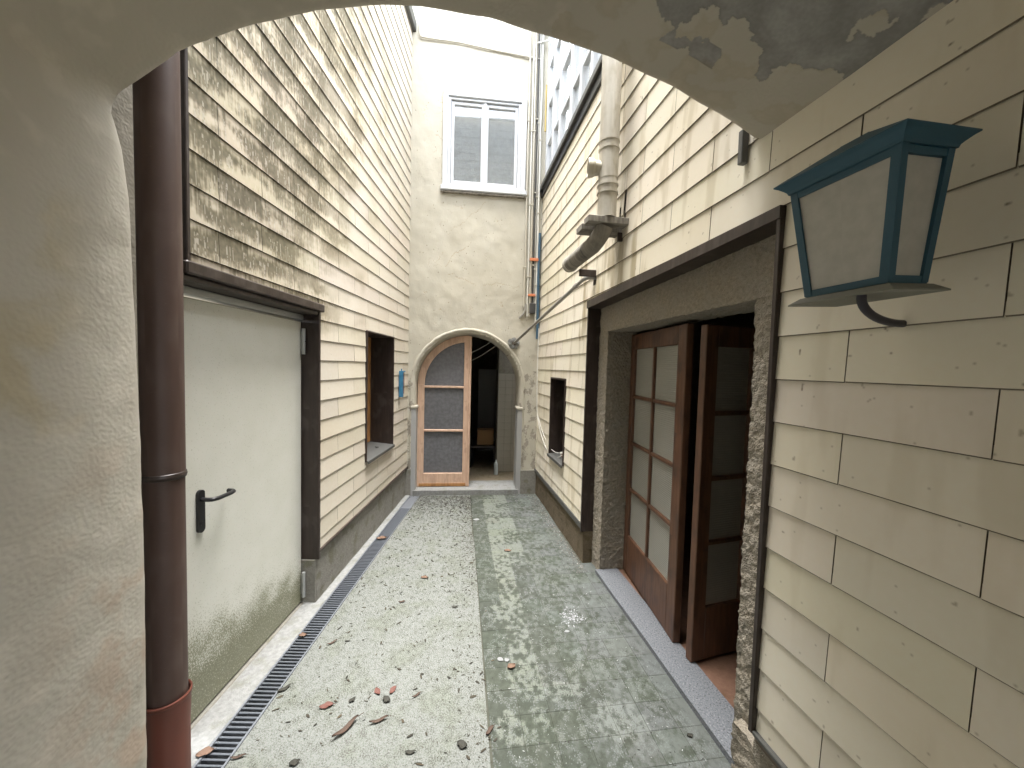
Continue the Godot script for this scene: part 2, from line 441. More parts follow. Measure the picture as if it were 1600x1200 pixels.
	var gr := field(w, h, 91, 0.09, 4, 1.0, 18.0); st = field(w, h, 93, 0.02, 4, 1.0, 4.0); fi = field(w, h, 95, 0.25, 2)
	var wood := func(a: Color, b: Color, c2: Color, amt: float) -> ImageTexture:
		return paint(w, h, func(x, y, i):
			var c: Color = a.lerp(b, gr[i] / 255.0).lerp(c2, ss(0.5, 0.85, st[i] / 255.0) * amt)
			if fi[i] > 225: c = c.lerp(c2, 0.4)
			hbuf[i] = gr[i]
			return c)
	triplanar(mat("brown_wood", Color.WHITE, 0.45), wood.call(lin(0.082, 0.038, 0.021), lin(0.145, 0.068, 0.036), lin(0.045, 0.024, 0.016), 0.6), 1.6, htex(w, h), 0.08)
	triplanar(mat("pink_wood", Color.WHITE, 0.6), wood.call(lin(0.50, 0.33, 0.235), lin(0.62, 0.435, 0.32), lin(0.36, 0.235, 0.165), 0.45), 1.8, htex(w, h), 0.06)
	triplanar(mat("orange_wood", Color.WHITE, 0.5), wood.call(lin(0.30, 0.14, 0.045), lin(0.42, 0.22, 0.08), lin(0.17, 0.08, 0.03), 0.5), 1.8, htex(w, h), 0.06)
	triplanar(mat("dark_trim", Color.WHITE, 0.42), wood.call(lin(0.022, 0.014, 0.011), lin(0.042, 0.028, 0.022), lin(0.075, 0.062, 0.055), 0.6), 1.5, htex(w, h), 0.05)
	triplanar(mat("grey_timber", Color.WHITE, 0.9), wood.call(lin(0.17, 0.155, 0.13), lin(0.30, 0.28, 0.245), lin(0.10, 0.09, 0.075), 0.6), 2.0, htex(w, h), 0.15)
	triplanar(mat("slate_board", Color.WHITE, 0.8), wood.call(lin(0.10, 0.105, 0.115), lin(0.15, 0.155, 0.165), lin(0.08, 0.08, 0.085), 0.5), 1.0)
	triplanar(mat("flue_metal", Color.WHITE, 0.55, 0.15), wood.call(lin(0.42, 0.39, 0.33), lin(0.58, 0.555, 0.49), lin(0.30, 0.26, 0.18), 0.7), 1.3, htex(w, h), 0.04)
	# painted downpipe with scuffs
	triplanar(mat("brown_pipe", Color.WHITE, 0.55), wood.call(lin(0.065, 0.037, 0.029), lin(0.092, 0.055, 0.043), lin(0.14, 0.105, 0.09), 0.6), 0.9, htex(w, h), 0.04)
	triplanar(mat("red_pipe", Color.WHITE, 0.5), wood.call(lin(0.12, 0.034, 0.021), lin(0.165, 0.05, 0.032), lin(0.085, 0.034, 0.022), 0.6), 0.9)
	# grey steel door, algae spatter splashed up from the drain
	w = 384; h = 768
	big = field(w, h, 101, 0.012, 4); st = field(w, h, 103, 0.28, 3, 1.0, 1.5); fi = field(w, h, 105, 0.35, 2)
	mat("steel_door", Color.WHITE, 0.42).albedo_texture = paint(w, h, func(x, y, i):
		var yy := 2.0 * (1.0 - float(y) / h)
		var c := lin(0.60, 0.60, 0.535).lerp(lin(0.64, 0.635, 0.58), big[i] / 255.0)
		var k := ss(0.48, 0.0, yy + (big[i] / 255.0 - 0.5) * 0.16 - 0.16 * (1.0 - float(x) / w))
		var dots := ss(0.80 - 0.46 * k, 0.90 - 0.42 * k, st[i] / 255.0 * 0.55 + fi[i] / 420.0)
		c = c.lerp(lin(0.15, 0.15, 0.09), clamp(dots * (0.35 + 0.5 * k) + k * k * k * 0.25, 0, 0.9))
		if fi[i] > 250: c = c.lerp(lin(0.1, 0.09, 0.06), 0.6)
		return c)
	# plain ones
	mat("frame_white", lin(0.54, 0.555, 0.575), 0.5)
	mat("backing_brown", lin(0.15, 0.125, 0.10), 0.95)  # plain brown of the timber behind the shingles
	mat("black_plastic", lin(0.012, 0.012, 0.014), 0.35)
	mat("hinge_grey", lin(0.42, 0.43, 0.42), 0.4, 0.4)
	mat("grate_steel", lin(0.16, 0.175, 0.20), 0.42, 0.55)
	mat("grate_frame", lin(0.22, 0.235, 0.26), 0.45, 0.5)
	mat("lantern_blue", lin(0.024, 0.085, 0.128), 0.5)
	mat("lantern_base", lin(0.20, 0.20, 0.17), 0.6)
	mat("lantern_arm", lin(0.035, 0.033, 0.045), 0.5)
	mat("gutter_grey", lin(0.10, 0.10, 0.095), 0.5, 0.3)
	mat("beige_pvc", lin(0.46, 0.43, 0.36), 0.5)
	mat("grey_pvc", lin(0.33, 0.32, 0.29), 0.5)
	mat("white_cable", lin(0.66, 0.65, 0.60), 0.5)
	mat("dark_cable", lin(0.05, 0.05, 0.05), 0.5)
	mat("blue_hose", lin(0.045, 0.10, 0.155), 0.45)
	mat("orange_clip", lin(0.60, 0.20, 0.09), 0.5)
	mat("yellow_tape", lin(0.38, 0.28, 0.07), 0.5)
	mat("pipe_metal", lin(0.33, 0.32, 0.30), 0.4, 0.5)
	mat("white_tile", lin(0.30, 0.275, 0.225), 0.3)
	mat("grey_paint", lin(0.34, 0.34, 0.335), 0.6)
	mat("blue_paint", lin(0.035, 0.16, 0.28), 0.5)
	mat("rust", lin(0.20, 0.08, 0.045), 0.8)
	mat("cardboard", lin(0.34, 0.20, 0.095), 0.9)
	mat("bottle", lin(0.42, 0.46, 0.46), 0.25)
	mat("junk_grey", lin(0.18, 0.18, 0.18), 0.8)
	mat("curtain", lin(0.42, 0.42, 0.40), 0.9)
	mat("leaf_red", lin(0.12, 0.048, 0.036), 0.75)
	mat("leaf_tan", lin(0.15, 0.09, 0.06), 0.8)
	mat("leaf_dark", lin(0.028, 0.027, 0.02), 0.8)
	mat("leaf_brown", lin(0.07, 0.043, 0.03), 0.8)
	mat("chip_white", lin(0.22, 0.225, 0.225), 0.8)
	var db := mat("debris", Color.WHITE, 0.85); db.vertex_color_use_as_albedo = true
	for q in ["siding_left", "siding_right", "tile_paving"]: M[q].vertex_color_use_as_albedo = true
	# glass
	var g1 := mat("window_glass", Color(0.86, 0.90, 0.92, 0.12), 0.03); g1.transparency = BaseMaterial3D.TRANSPARENCY_ALPHA
	var g2 := mat("ribbed_glass", Color(lin(0.36, 0.35, 0.31), 0.78), 0.2); g2.transparency = BaseMaterial3D.TRANSPARENCY_ALPHA; g2.cull_mode = BaseMaterial3D.CULL_DISABLED
	var g3 := mat("frosted_glass", Color(1, 1, 1, 0.80), 0.28); g3.transparency = BaseMaterial3D.TRANSPARENCY_ALPHA
	w = 256; h = 256; st = field(w, h, 121, 0.03, 4); fi = field(w, h, 123, 0.2, 3)
	var dusty := paint(w, h, func(x, y, i): return lin(0.50, 0.485, 0.44).lerp(lin(0.60, 0.585, 0.535), st[i] / 255.0 + (fi[i] - 128) / 1600.0))
	triplanar(g3, dusty, 3.0)
	var g5 := mat("dark_ribbed_glass", Color(lin(0.05, 0.05, 0.055), 0.6), 0.1); g5.transparency = BaseMaterial3D.TRANSPARENCY_ALPHA; g5.cull_mode = BaseMaterial3D.CULL_DISABLED
	g5.albedo_color = Color(1, 1, 1, 0.72)
	triplanar(g5, paint(w, h, func(x, y, i): return lin(0.13, 0.13, 0.14).lerp(lin(0.27, 0.27, 0.29), st[i] / 400.0 + fi[i] / 900.0 + (0.35 if fi[i] > 225 else 0.0))), 2.2)  # pale mottling in the colour stands in for reflections on the panes
	var g4 := mat("dusty_glass", Color(lin(0.26, 0.27, 0.28), 0.30), 0.08); g4.transparency = BaseMaterial3D.TRANSPARENCY_ALPHA

# ---------------------------------------------------------------- shingled walls
func cut(rects: Array, o: Rect2) -> Array:
	var out := []
	for r: Rect2 in rects:
		var q := r.intersection(o)
		if q.size.x <= 0.0 or q.size.y <= 0.0: out.append(r); continue
		if q.position.x > r.position.x: out.append(Rect2(r.position.x, r.position.y, q.position.x - r.position.x, r.size.y))
		if q.end.x < r.end.x: out.append(Rect2(q.end.x, r.position.y, r.end.x - q.end.x, r.size.y))
		if q.position.y > r.position.y: out.append(Rect2(q.position.x, r.position.y, q.size.x, q.position.y - r.position.y))
		if q.end.y < r.end.y: out.append(Rect2(q.position.x, q.end.y, q.size.x, r.end.y - q.end.y))
	return out

func shingle_wall(parent: Node3D, s0: float, s1: float, y0: float, y1: float, first: float, course: float, length: float, joint: float, holes: Array, material: Material, uv_at: Vector2, uv_size: Vector2, sd: int, gap := 0.002, called := "shingle") -> void:
	var r := RandomNumberGenerator.new(); r.seed = sd
	var lap := 0.03
	var k := -1
	while first + (k + 1) * course < y1:
		k += 1
		var yb := first + k * course
		var a := joint + (length * 0.5 if k % 2 else 0.0)
		while a > s0: a -= length
		while a < s1:
			var e := a + length
			var x0: float = max(a, s0); var x1: float = min(e, s1)
			a = e
			if x1 - x0 < 0.02: continue
			var rects := [Rect2(x0, max(yb, y0), x1 - x0, min(yb + course, y1) - max(yb, y0))]
			for o in holes: rects = cut(rects, o)
			for q: Rect2 in rects:
				if q.size.x < 0.015 or q.size.y < 0.012: continue
				var b := MB.new()
				var t := r.randf_range(0.90, 1.03)
				b.tint = Color(t, t * r.randf_range(0.98, 1.01), t * r.randf_range(0.955, 1.02))
				var g0 := r.randf_range(0.5, 1.0) * gap; var g1 := r.randf_range(0.5, 1.0) * gap
				if q.size.x < x1 - x0 - 0.001: g0 = 0.001; g1 = 0.001
				var top := q.end.y + (lap if q.end.y > yb + course - 0.001 and q.end.y < y1 - 0.001 else 0.0)
				var of := func(y: float, tw: float) -> float: return -0.006 + (0.0074 + tw) * (1.0 - (y - yb) / (course + lap))
				var tw0 := r.randf_range(-0.0004, 0.0010); var tw1 := r.randf_range(-0.0004, 0.0010)
				var dy0 := r.randf_range(-0.0012, 0.0012); var dy1 := r.randf_range(-0.0012, 0.0012)
				var bl := Vector3(q.position.x + g0, q.position.y + dy0, of.call(q.position.y, tw0)); var br := Vector3(q.end.x - g1, q.position.y + dy1, of.call(q.position.y, tw1))
				var tr := Vector3(q.end.x - g1, top, of.call(top, tw1)); var tl := Vector3(q.position.x + g0, top, of.call(top, tw0))
				var back := Vector3(0, 0, -0.0038)
				var uvf := func(p: Vector3) -> Vector2: return Vector2((p.x - uv_at.x) / uv_size.x, 1.0 - (p.y - uv_at.y) / uv_size.y)
				b.quad(bl, br, tr, tl, Vector3(0, 0, 1), uvf.call(bl), uvf.call(br), uvf.call(tr), uvf.call(tl))
				b.tint = Color(0.20, 0.18, 0.15)   # raw cut edges, weathered dark; the tint also paints the shadow below each course
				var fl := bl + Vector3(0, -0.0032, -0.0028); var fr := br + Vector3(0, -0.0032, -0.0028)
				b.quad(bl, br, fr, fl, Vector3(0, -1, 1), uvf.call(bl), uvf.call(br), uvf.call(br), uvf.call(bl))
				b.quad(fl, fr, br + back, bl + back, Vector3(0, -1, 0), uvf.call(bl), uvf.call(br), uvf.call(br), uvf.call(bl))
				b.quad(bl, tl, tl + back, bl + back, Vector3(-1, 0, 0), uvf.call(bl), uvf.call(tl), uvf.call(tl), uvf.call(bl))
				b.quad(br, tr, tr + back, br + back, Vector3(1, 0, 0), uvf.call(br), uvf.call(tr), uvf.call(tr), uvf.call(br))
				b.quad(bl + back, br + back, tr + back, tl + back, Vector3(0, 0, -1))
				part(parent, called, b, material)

func core(parent: Node3D, x0: float, x1: float, y0: float, y1: float, z0: float, z1: float, holes: Array, material: Material) -> void:
	var rects := [Rect2(x0, y0, x1 - x0, y1 - y0)]
	for o in holes: rects = cut(rects, o)
	var b := MB.new()
	for q: Rect2 in rects: b.bx(q.position.x, q.end.x, q.position.y, q.end.y, z0, z1)
	part(parent, "wall", b, material)

# ---------------------------------------------------------------- the section of the passage
var PROF := [Vector2(-2.042, -0.1), Vector2(-2.042, 0.6), Vector2(-2.045, 1.2), Vector2(-2.050, 1.7), Vector2(-2.058, 2.05), Vector2(-2.076, 2.25), Vector2(-2.104, 2.36), Vector2(-2.085, 2.405), Vector2(-2.02, 2.46), Vector2(-1.934, 2.54), Vector2(-1.733, 2.652), Vector2(-1.553, 2.724), Vector2(-1.364, 2.772), Vector2(-1.245, 2.789), Vector2(-1.038, 2.791), Vector2(-0.818, 2.766), Vector2(-0.607, 2.738), Vector2(-0.356, 2.672), Vector2(-0.141, 2.593), Vector2(0.0, 2.534), Vector2(0.05, 2.512)]
func prof_len() -> float:
	var t := 0.0
	for i in PROF.size() - 1: t += PROF[i].distance_to(PROF[i + 1])
	return t
func prof_at(d: float) -> Vector2:
	for i in PROF.size() - 1:
		var l: float = PROF[i].distance_to(PROF[i + 1])
		if d <= l or i == PROF.size() - 2: return PROF[i].lerp(PROF[i + 1], d / l)
		d -= l
	return PROF[-1]

# ================================================================ scene
func _ready() -> void:
	# camera
	var p := deg_to_rad(2.6); var r := deg_to_rad(1.45)
	var fw := Vector3(0, -sin(p), -cos(p)); var up := Vector3(1, 0, 0).cross(fw)
	var rt := Vector3(1, 0, 0) * cos(r) + up * sin(r)
	var cam := Camera3D.new()
	cam.name = "camera"; cam.transform = Transform3D(Basis(rt, rt.cross(fw), -fw), Vector3(0, 1.65, 0))
	cam.fov = 91.94; cam.near = 0.05; cam.far = 200.0
	add_child(cam); cam.current = true
	# overcast sky
	var env := Environment.new()
	env.background_mode = Environment.BG_SKY
	var sky := ProceduralSkyMaterial.new()
	sky.sky_top_color = Color(0.94, 0.965, 1.0); sky.sky_horizon_color = Color(0.60, 0.62, 0.65); sky.sky_curve = 0.6
	sky.ground_bottom_color = Color(0.25, 0.24, 0.22); sky.ground_horizon_color = Color(0.5, 0.5, 0.48)
	sky.sky_energy_multiplier = 1.0
	env.sky = Sky.new(); env.sky.sky_material = sky
	env.background_energy_multiplier = 1.0
	env.tonemap_mode = Environment.TONE_MAPPER_LINEAR
	env.tonemap_exposure = 19.5
	env.ssao_enabled = true; env.ssil_enabled = true; env.sdfgi_enabled = true
	var we := WorldEnvironment.new(); we.name = "environment"; we.environment = env; add_child(we)
	var sun := DirectionalLight3D.new()
	sun.name = "sun"; sun.light_energy = 0.45; sun.light_angular_distance = 40.0; sun.light_color = Color(1.0, 0.99, 0.975); sun.shadow_enabled = true
	sun.transform = Transform3D(Basis.IDENTITY, Vector3(0, 8, 0)).looking_at(Vector3(-0.15, 0, -0.10), Vector3.FORWARD)
	add_child(sun)
	materials()
	ground_and_paving()
	left_building()
	right_building()
	rear_building()
	passage()
	furnishings()
	litter()

# ---------------------------------------------------------------- ground
func edge_x(z: float) -> float: return 0.172 - 0.1434 * z     # where washed concrete meets tiles, z metres ahead

func structure(o: Node3D) -> Node3D:
	o.set_meta("kind", "structure")
	return o

func ground_and_paving() -> void:
	var b := MB.new(); b.bx(-60, 60, -0.5, -0.12, -60, 60)
	structure(part(self, "ground", b, M.earth))
	# washed concrete strip between the drain and the tiles
	b = MB.new()
	var poly := PackedVector2Array([Vector2(-1.125, -0.9), Vector2(-1.125, -4.66), Vector2(edge_x(4.72), -4.72), Vector2(edge_x(3.6) - 0.012, -3.6), Vector2(edge_x(3.42), -3.42), Vector2(edge_x(1.0), -0.9)])
	var idx := Geometry2D.triangulate_polygon(poly)
	for i in range(0, idx.size(), 3):
		var q := []
		for k in 3: q.append(poly[idx[i + k]])
		var uvs := []
		for k in 3: uvs.append(Vector2((q[k].x + 1.2) / 1.4, (-q[k].y - 1.0) / 3.8))
		b.tri(Vector3(q[0].x, 0, q[0].y), Vector3(q[1].x, 0, q[1].y), Vector3(q[2].x, 0, q[2].y), Vector3.UP, Vector3.UP, Vector3.UP, uvs[0], uvs[1], uvs[2])
	for i in poly.size():
		var a := poly[i]; var c := poly[(i + 1) % poly.size()]
		var e := (c - a).normalized()
		b.quad(Vector3(a.x, 0, a.y), Vector3(c.x, 0, c.y), Vector3(c.x, -0.12, c.y), Vector3(a.x, -0.12, a.y), Vector3(-e.y, 0, e.x))
	structure(part(self, "pavement", b, M.washed_concrete))
	# pale concrete border between the drain and the wall on the left
	b = MB.new()
	var nz := noise(201, 0.03, 3)
	b.rough(-1.46, -1.256, -0.12, 0.0, -4.66, -0.9, 0.03, 0.0025, nz, 0.5)
	structure(part(self, "kerb", b, M.concrete_pale))
	# passage floor under the viewer
	b = MB.new(); b.bx(-1.40, 1.6, -0.12, -0.006, -0.9, 4.2)
	structure(part(self, "passage_floor", b, M.concrete))
	# tiled path: every tile
	var path := structure(sub(self, "tiled_path"))
	b = MB.new(); b.bx(-0.7, 1.25, -0.12, -0.0012, -4.8, -0.9)
	part(path, "bedding", b, M.joint_dirt)
	var d := Vector3(-0.1434, 0, -1).normalized(); var ac := Vector3(1, 0, -0.1434).normalized()
	var o := Vector3(edge_x(0.95), 0, -0.95)
	rng.seed = 5
	for row in 27:
		for col in 8:
			var c := o + d * (0.0725 + row * 0.145) + ac * (0.0725 + col * 0.145)
			var loc := R_F.affine_inverse() * c
			if loc.z < -0.12 or loc.x < -0.02 or -c.z < 0.98: continue
			if loc.z < 0.0 and (loc.x < 1.7 or loc.x > 3.5): continue
			var m := MB.new()
			var t := rng.randf_range(0.93, 1.06)
			m.tint = Color(t, t * rng.randf_range(0.98, 1.03), t * rng.randf_range(0.96, 1.03))
			var g := 0.0720; var ht := 0.0005 + rng.randf_range(-0.0006, 0.0006); var tl := rng.randf_range(-0.0004, 0.0004)
			var ps := []
			for k in [[-1, -1], [1, -1], [1, 1], [-1, 1]]:
				ps.append(c + ac * g * k[0] + d * g * k[1] + Vector3.UP * (ht + tl * k[0]))
			var us := []
			for k in [[-1, -1], [1, -1], [1, 1], [-1, 1]]:
				us.append(Vector2((0.02 + 0.0725 + col * 0.145 + g * k[0]) / 1.3, (0.0725 + row * 0.145 + g * k[1]) / 3.95))
			var inner := []
			for k in 4: inner.append(ps[k].lerp(c + Vector3.UP * ht, 0.03))
			m.quad(inner[0], inner[1], inner[2], inner[3], Vector3.UP, us[0], us[1], us[2], us[3])
			for k in 4:
				var k2 := (k + 1) % 4
				var side: Vector3 = (ps[k] + ps[k2]) * 0.5 - c
				var lowa: Vector3 = ps[k] - Vector3.UP * 0.0015; var lowb: Vector3 = ps[k2] - Vector3.UP * 0.0015
				m.quad(inner[k], inner[k2], lowb, lowa, Vector3.UP, us[k], us[k2], us[k2], us[k])
				m.quad(lowa, lowb, lowb - Vector3.UP * 0.009, lowa - Vector3.UP * 0.009, side, us[k], us[k2], us[k2], us[k])
			part(path, "tile", m, M.tile_paving)
	# slotted drain
	var dr := thing("drain_channel", "long slotted steel drain grate running along the foot of the wall on the left", "drain", Transform3D(Basis.IDENTITY, Vector3(-1.19, 0, 0)))
	bar(dr, "rail", M.grate_frame, -0.064, -0.053, -0.09, 0.004, -4.60, -0.92, 0.002)
	bar(dr, "rail", M.grate_frame, 0.053, 0.063, -0.09, 0.004, -4.60, -0.92, 0.002)
	bar(dr, "channel_bed", M.concrete, -0.053, 0.053, -0.115, -0.09, -4.60, -0.92, 0.0)
	var bm := MB.new(); bm.bx(-0.0525, 0.0525, -0.022, 0.0, -0.0048, 0.0048, 0.0015)
	var bmesh := bm.mesh()
	var z := -0.95
	while z > -4.2:
		part(dr, "grate_bar", bmesh, M.grate_steel, Transform3D(Basis.IDENTITY, Vector3(0, 0, z)))
		z -= 0.0232
	bar(dr, "cover_plate", M.grate_frame, -0.0525, 0.0525, -0.02, 0.001, -4.595, -4.205, 0.002)
	for q in [-1.9, -2.9, -3.8]: bar(dr, "cross_bar", M.grate_frame, -0.052, 0.052, -0.05, -0.022, q - 0.01, q + 0.01, 0.001)

# ---------------------------------------------------------------- building on the left
func left_building() -> void:
	var t := thing("shingled_house", "house clad in cream lapped shingles with dark streaks above a grey steel door", "house", L_F)
	var door := Rect2(1.48, -0.2, 1.004, 2.20)
	var win := Rect2(3.297, 0.765, 0.745, 1.175)
	core(t, 1.49, 4.72, 0.34, 5.7, -0.7, -0.015, [Rect2(1.4, -0.2, 1.084, 2.2), win], M.backing_brown)
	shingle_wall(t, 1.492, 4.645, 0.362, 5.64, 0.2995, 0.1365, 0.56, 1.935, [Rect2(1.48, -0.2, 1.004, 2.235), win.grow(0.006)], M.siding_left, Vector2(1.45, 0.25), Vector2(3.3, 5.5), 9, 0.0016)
	# foot of the wall
	var b := MB.new(); b.rough(2.49, 4.70, -0.12, 0.345, -0.4, -0.012, 0.035, 0.005, noise(203, 0.04, 4), 0.5)
	part(t, "plinth", b, M.concrete)
	bar(t, "drip_trim", M.dark_trim, 2.49, 4.66, 0.345, 0.362, -0.02, 0.012)
	bar(t, "corner_trim", M.dark_trim, 1.474, 1.492, 2.035, 5.64, -0.05, 0.016)
	b = MB.new(); b.bx(1.2, 4.66, 5.64, 5.76, -0.1, 0.045, 0.006)
	part(t, "fascia", b, M.gutter_grey)
	# door
	var dn := sub(t, "door")
	bar(dn, "frame", M.dark_trim, 1.46, 2.52, 1.985, 2.036, -0.16, 0.028, 0.006)
	bar(dn, "frame", M.dark_trim, 1.46, 2.475, 1.962, 1.983, -0.16, 0.004, 0.003)
	bar(dn, "jamb", M.dark_trim, 2.482, 2.502, 0.30, 1.984, -0.16, 0.010, 0.003)
	bar(dn, "rebate", M.hinge_grey, 1.46, 2.478, 1.925, 1.960, -0.16, -0.092, 0.003)
	b = MB.new()
	var dw0 := 1.515; var dw1 := 2.470
	var bv := 0.004
	b.quad(Vector3(dw0 + bv, 0.012 + bv, -0.104), Vector3(dw1 - bv, 0.012 + bv, -0.104), Vector3(dw1 - bv, 1.915 - bv, -0.104), Vector3(dw0 + bv, 1.915 - bv, -0.104), Vector3(0, 0, 1), Vector2(0, 1), Vector2(1, 1), Vector2(1, 0), Vector2(0, 0))
	b.quad(Vector3(dw0, 0.012, -0.108), Vector3(dw1, 0.012, -0.108), Vector3(dw1 - bv, 0.012 + bv, -0.104), Vector3(dw0 + bv, 0.012 + bv, -0.104), Vector3(0, -1, 1), Vector2(0, 1), Vector2(1, 1), Vector2(1, 1), Vector2(0, 1))
	b.quad(Vector3(dw1, 0.012, -0.108), Vector3(dw1, 1.915, -0.108), Vector3(dw1 - bv, 1.915 - bv, -0.104), Vector3(dw1 - bv, 0.012 + bv, -0.104), Vector3(1, 0, 1), Vector2(1, 1), Vector2(1, 0), Vector2(1, 0), Vector2(1, 1))
	b.quad(Vector3(dw0, 1.915, -0.108), Vector3(dw1, 1.915, -0.108), Vector3(dw1 - bv, 1.915 - bv, -0.104), Vector3(dw0 + bv, 1.915 - bv, -0.104), Vector3(0, 1, 1), Vector2(0, 0), Vector2(1, 0), Vector2(1, 0), Vector2(0, 0))
	b.quad(Vector3(dw1, 0.012, -0.108), Vector3(dw1, 1.915, -0.108), Vector3(dw1, 1.915, -0.16), Vector3(dw1, 0.012, -0.16), Vector3(1, 0, 0), Vector2(1, 1), Vector2(1, 0), Vector2(1, 0), Vector2(1, 1))
	b.quad(Vector3(dw0, 0.012, -0.16), Vector3(dw1, 0.012, -0.16), Vector3(dw1, 1.915, -0.16), Vector3(dw0, 1.915, -0.16), Vector3(0, 0, -1), Vector2(0, 1), Vector2(1, 1), Vector2(1, 0), Vector2(0, 0))
	part(dn, "leaf", b, M.steel_door)
	for y in [[1.70, 1.87], [0.05, 0.22]]:
		b = MB.new()
		var ym: float = (y[0] + y[1]) / 2
		b.tube([Vector3(2.462, y[0], -0.085), Vector3(2.462, ym - 0.003, -0.085)], 0.0115, 12)
		b.tube([Vector3(2.462, ym + 0.003, -0.085), Vector3(2.462, y[1], -0.085)], 0.0115, 12)
		b.tube([Vector3(2.462, ym - 0.004, -0.085), Vector3(2.462, ym + 0.004, -0.085)], 0.009, 10)
		b.bx(2.463, 2.481, y[0] + 0.02, y[1] - 0.02, -0.106, -0.098)
		part(dn, "hinge", b, M.hinge_grey)
	b = MB.new()
	var rp := PackedVector2Array()
	for k in 24:
		var a := TAU * k / 24.0
		rp.append(Vector2(1.655 + cos(a) * 0.019, (1.040 if sin(a) > 0 else 0.882) + sin(a) * 0.019))
	b.prism(rp, -0.104, -0.092)
	b.tube([Vector3(1.655, 0.905, -0.092), Vector3(1.655, 0.905, -0.089)], 0.008, 12)
	part(dn, "handle_plate", b, M.black_plastic)
	b = MB.new()
	b.tube([Vector3(1.655, 1.015, -0.092), Vector3(1.655, 1.015, -0.060), Vector3(1.658, 1.015, -0.048), Vector3(1.668, 1.015, -0.040), Vector3(1.685, 1.014, -0.037), Vector3(1.76, 1.013, -0.036), Vector3(1.778, 1.013, -0.040), Vector3(1.788, 1.013, -0.052), Vector3(1.790, 1.013, -0.076)], 0.0098, 14)
	part(dn, "lever", b, M.black_plastic)
	bar(dn, "threshold", M.concrete, 1.46, 2.53, -0.10, 0.004, -0.2, -0.088, 0.003)
	bar(dn, "return", M.concrete, 2.478, 2.50, -0.1, 0.299, -0.16, -0.013, 0.004)
	# recessed window
	var wn := sub(t, "window")
	bar(wn, "reveal_board", M.dark_trim, 4.030, 4.046, 0.765, 1.945, -0.26, 0.014)
	bar(wn, "reveal_board", M.dark_trim, 3.293, 3.307, 0.765, 1.945, -0.26, 0.014)
	bar(wn, "reveal_board", M.dark_trim, 3.307, 4.030, 1.930, 1.945, -0.26, 0.012)
	b = MB.new()
	b.prism(PackedVector2Array([Vector2(-0.26, 0.80), Vector2(0.030, 0.772), Vector2(0.030, 0.745), Vector2(0.024, 0.745), Vector2(0.020, 0.764), Vector2(-0.26, 0.78)]), -4.044, -3.296)
	part(wn, "sill", b, M.gutter_grey, Transform3D(Basis(Vector3(0, 0, 1), Vector3.UP, Vector3(-1, 0, 0)), Vector3.ZERO))
	for q in [[3.307, 3.375, 0.80, 1.93], [3.955, 4.030, 0.80, 1.93], [3.375, 3.955, 0.80, 0.87], [3.375, 3.955, 1.86, 1.93]]:
		bar(wn, "frame", M.orange_wood, q[0], q[1], q[2], q[3], -0.30, -0.235, 0.004)
	b = MB.new(); b.bx(3.37, 3.96, 0.865, 1.865, -0.275, -0.270)
	part(wn, "pane", b, M.dusty_glass)
	bar(wn, "backing", M.dark_plaster, 3.30, 4.04, 0.77, 1.94, -0.70, -0.55, 0.0)

# ---------------------------------------------------------------- doors with panes
func ribbed(b: MB, x0: float, x1: float, y0: float, y1: float, z: float, pitch: float, depth: float) -> void:
	var nv: int = int((y1 - y0) / pitch * 4.0)
	b.grid(1, nv, func(i, j):
		var y: float = lerp(y0, y1, float(j) / nv)
		return [Vector3(x0 if i == 0 else x1, y, z + depth * sin(TAU * y / pitch)), Vector2(i, y)], Vector3(0, 0, 1))

func glazed_leaf(parent: Node3D, at: Transform3D, wd: float, ht: float, wood: Material) -> void:
	var n := sub(parent, "door", at)
	bar(n, "stile", wood, 0, 0.085, 0, ht, -0.022, 0.022, 0.004)
	bar(n, "stile", wood, wd - 0.10, wd, 0, ht, -0.022, 0.022, 0.004)
	bar(n, "rail", wood, 0.085, wd - 0.10, ht - 0.115, ht, -0.021, 0.021, 0.004)
	bar(n, "rail", wood, 0.085, wd - 0.10, 0, 0.30, -0.021, 0.021, 0.004)
	var x0 := 0.085; var x1 := wd - 0.10; var xm := (x0 + x1) / 2
	var y0 := 0.30; var y1 := ht - 0.115
	bar(n, "glazing_bar", wood, xm - 0.012, xm + 0.012, y0, y1, -0.017, 0.019, 0.005)
	for k in range(1, 4):
		var y: float = lerp(y0, y1, k / 4.0)
		bar(n, "glazing_bar", wood, x0, xm - 0.012, y - 0.013, y + 0.013, -0.016, 0.018, 0.005)
		bar(n, "glazing_bar", wood, xm + 0.012, x1, y - 0.013, y + 0.013, -0.016, 0.018, 0.005)
	for k in 4:
		for c in 2:
			var b := MB.new()
			var ya: float = lerp(y0, y1, k / 4.0); var yb: float = lerp(y0, y1, (k + 1) / 4.0)
			ribbed(b, x0 if c == 0 else xm, xm if c == 0 else x1, ya, yb, 0.0, 0.0135, 0.0011)
			part(n, "pane", b, M.ribbed_glass)

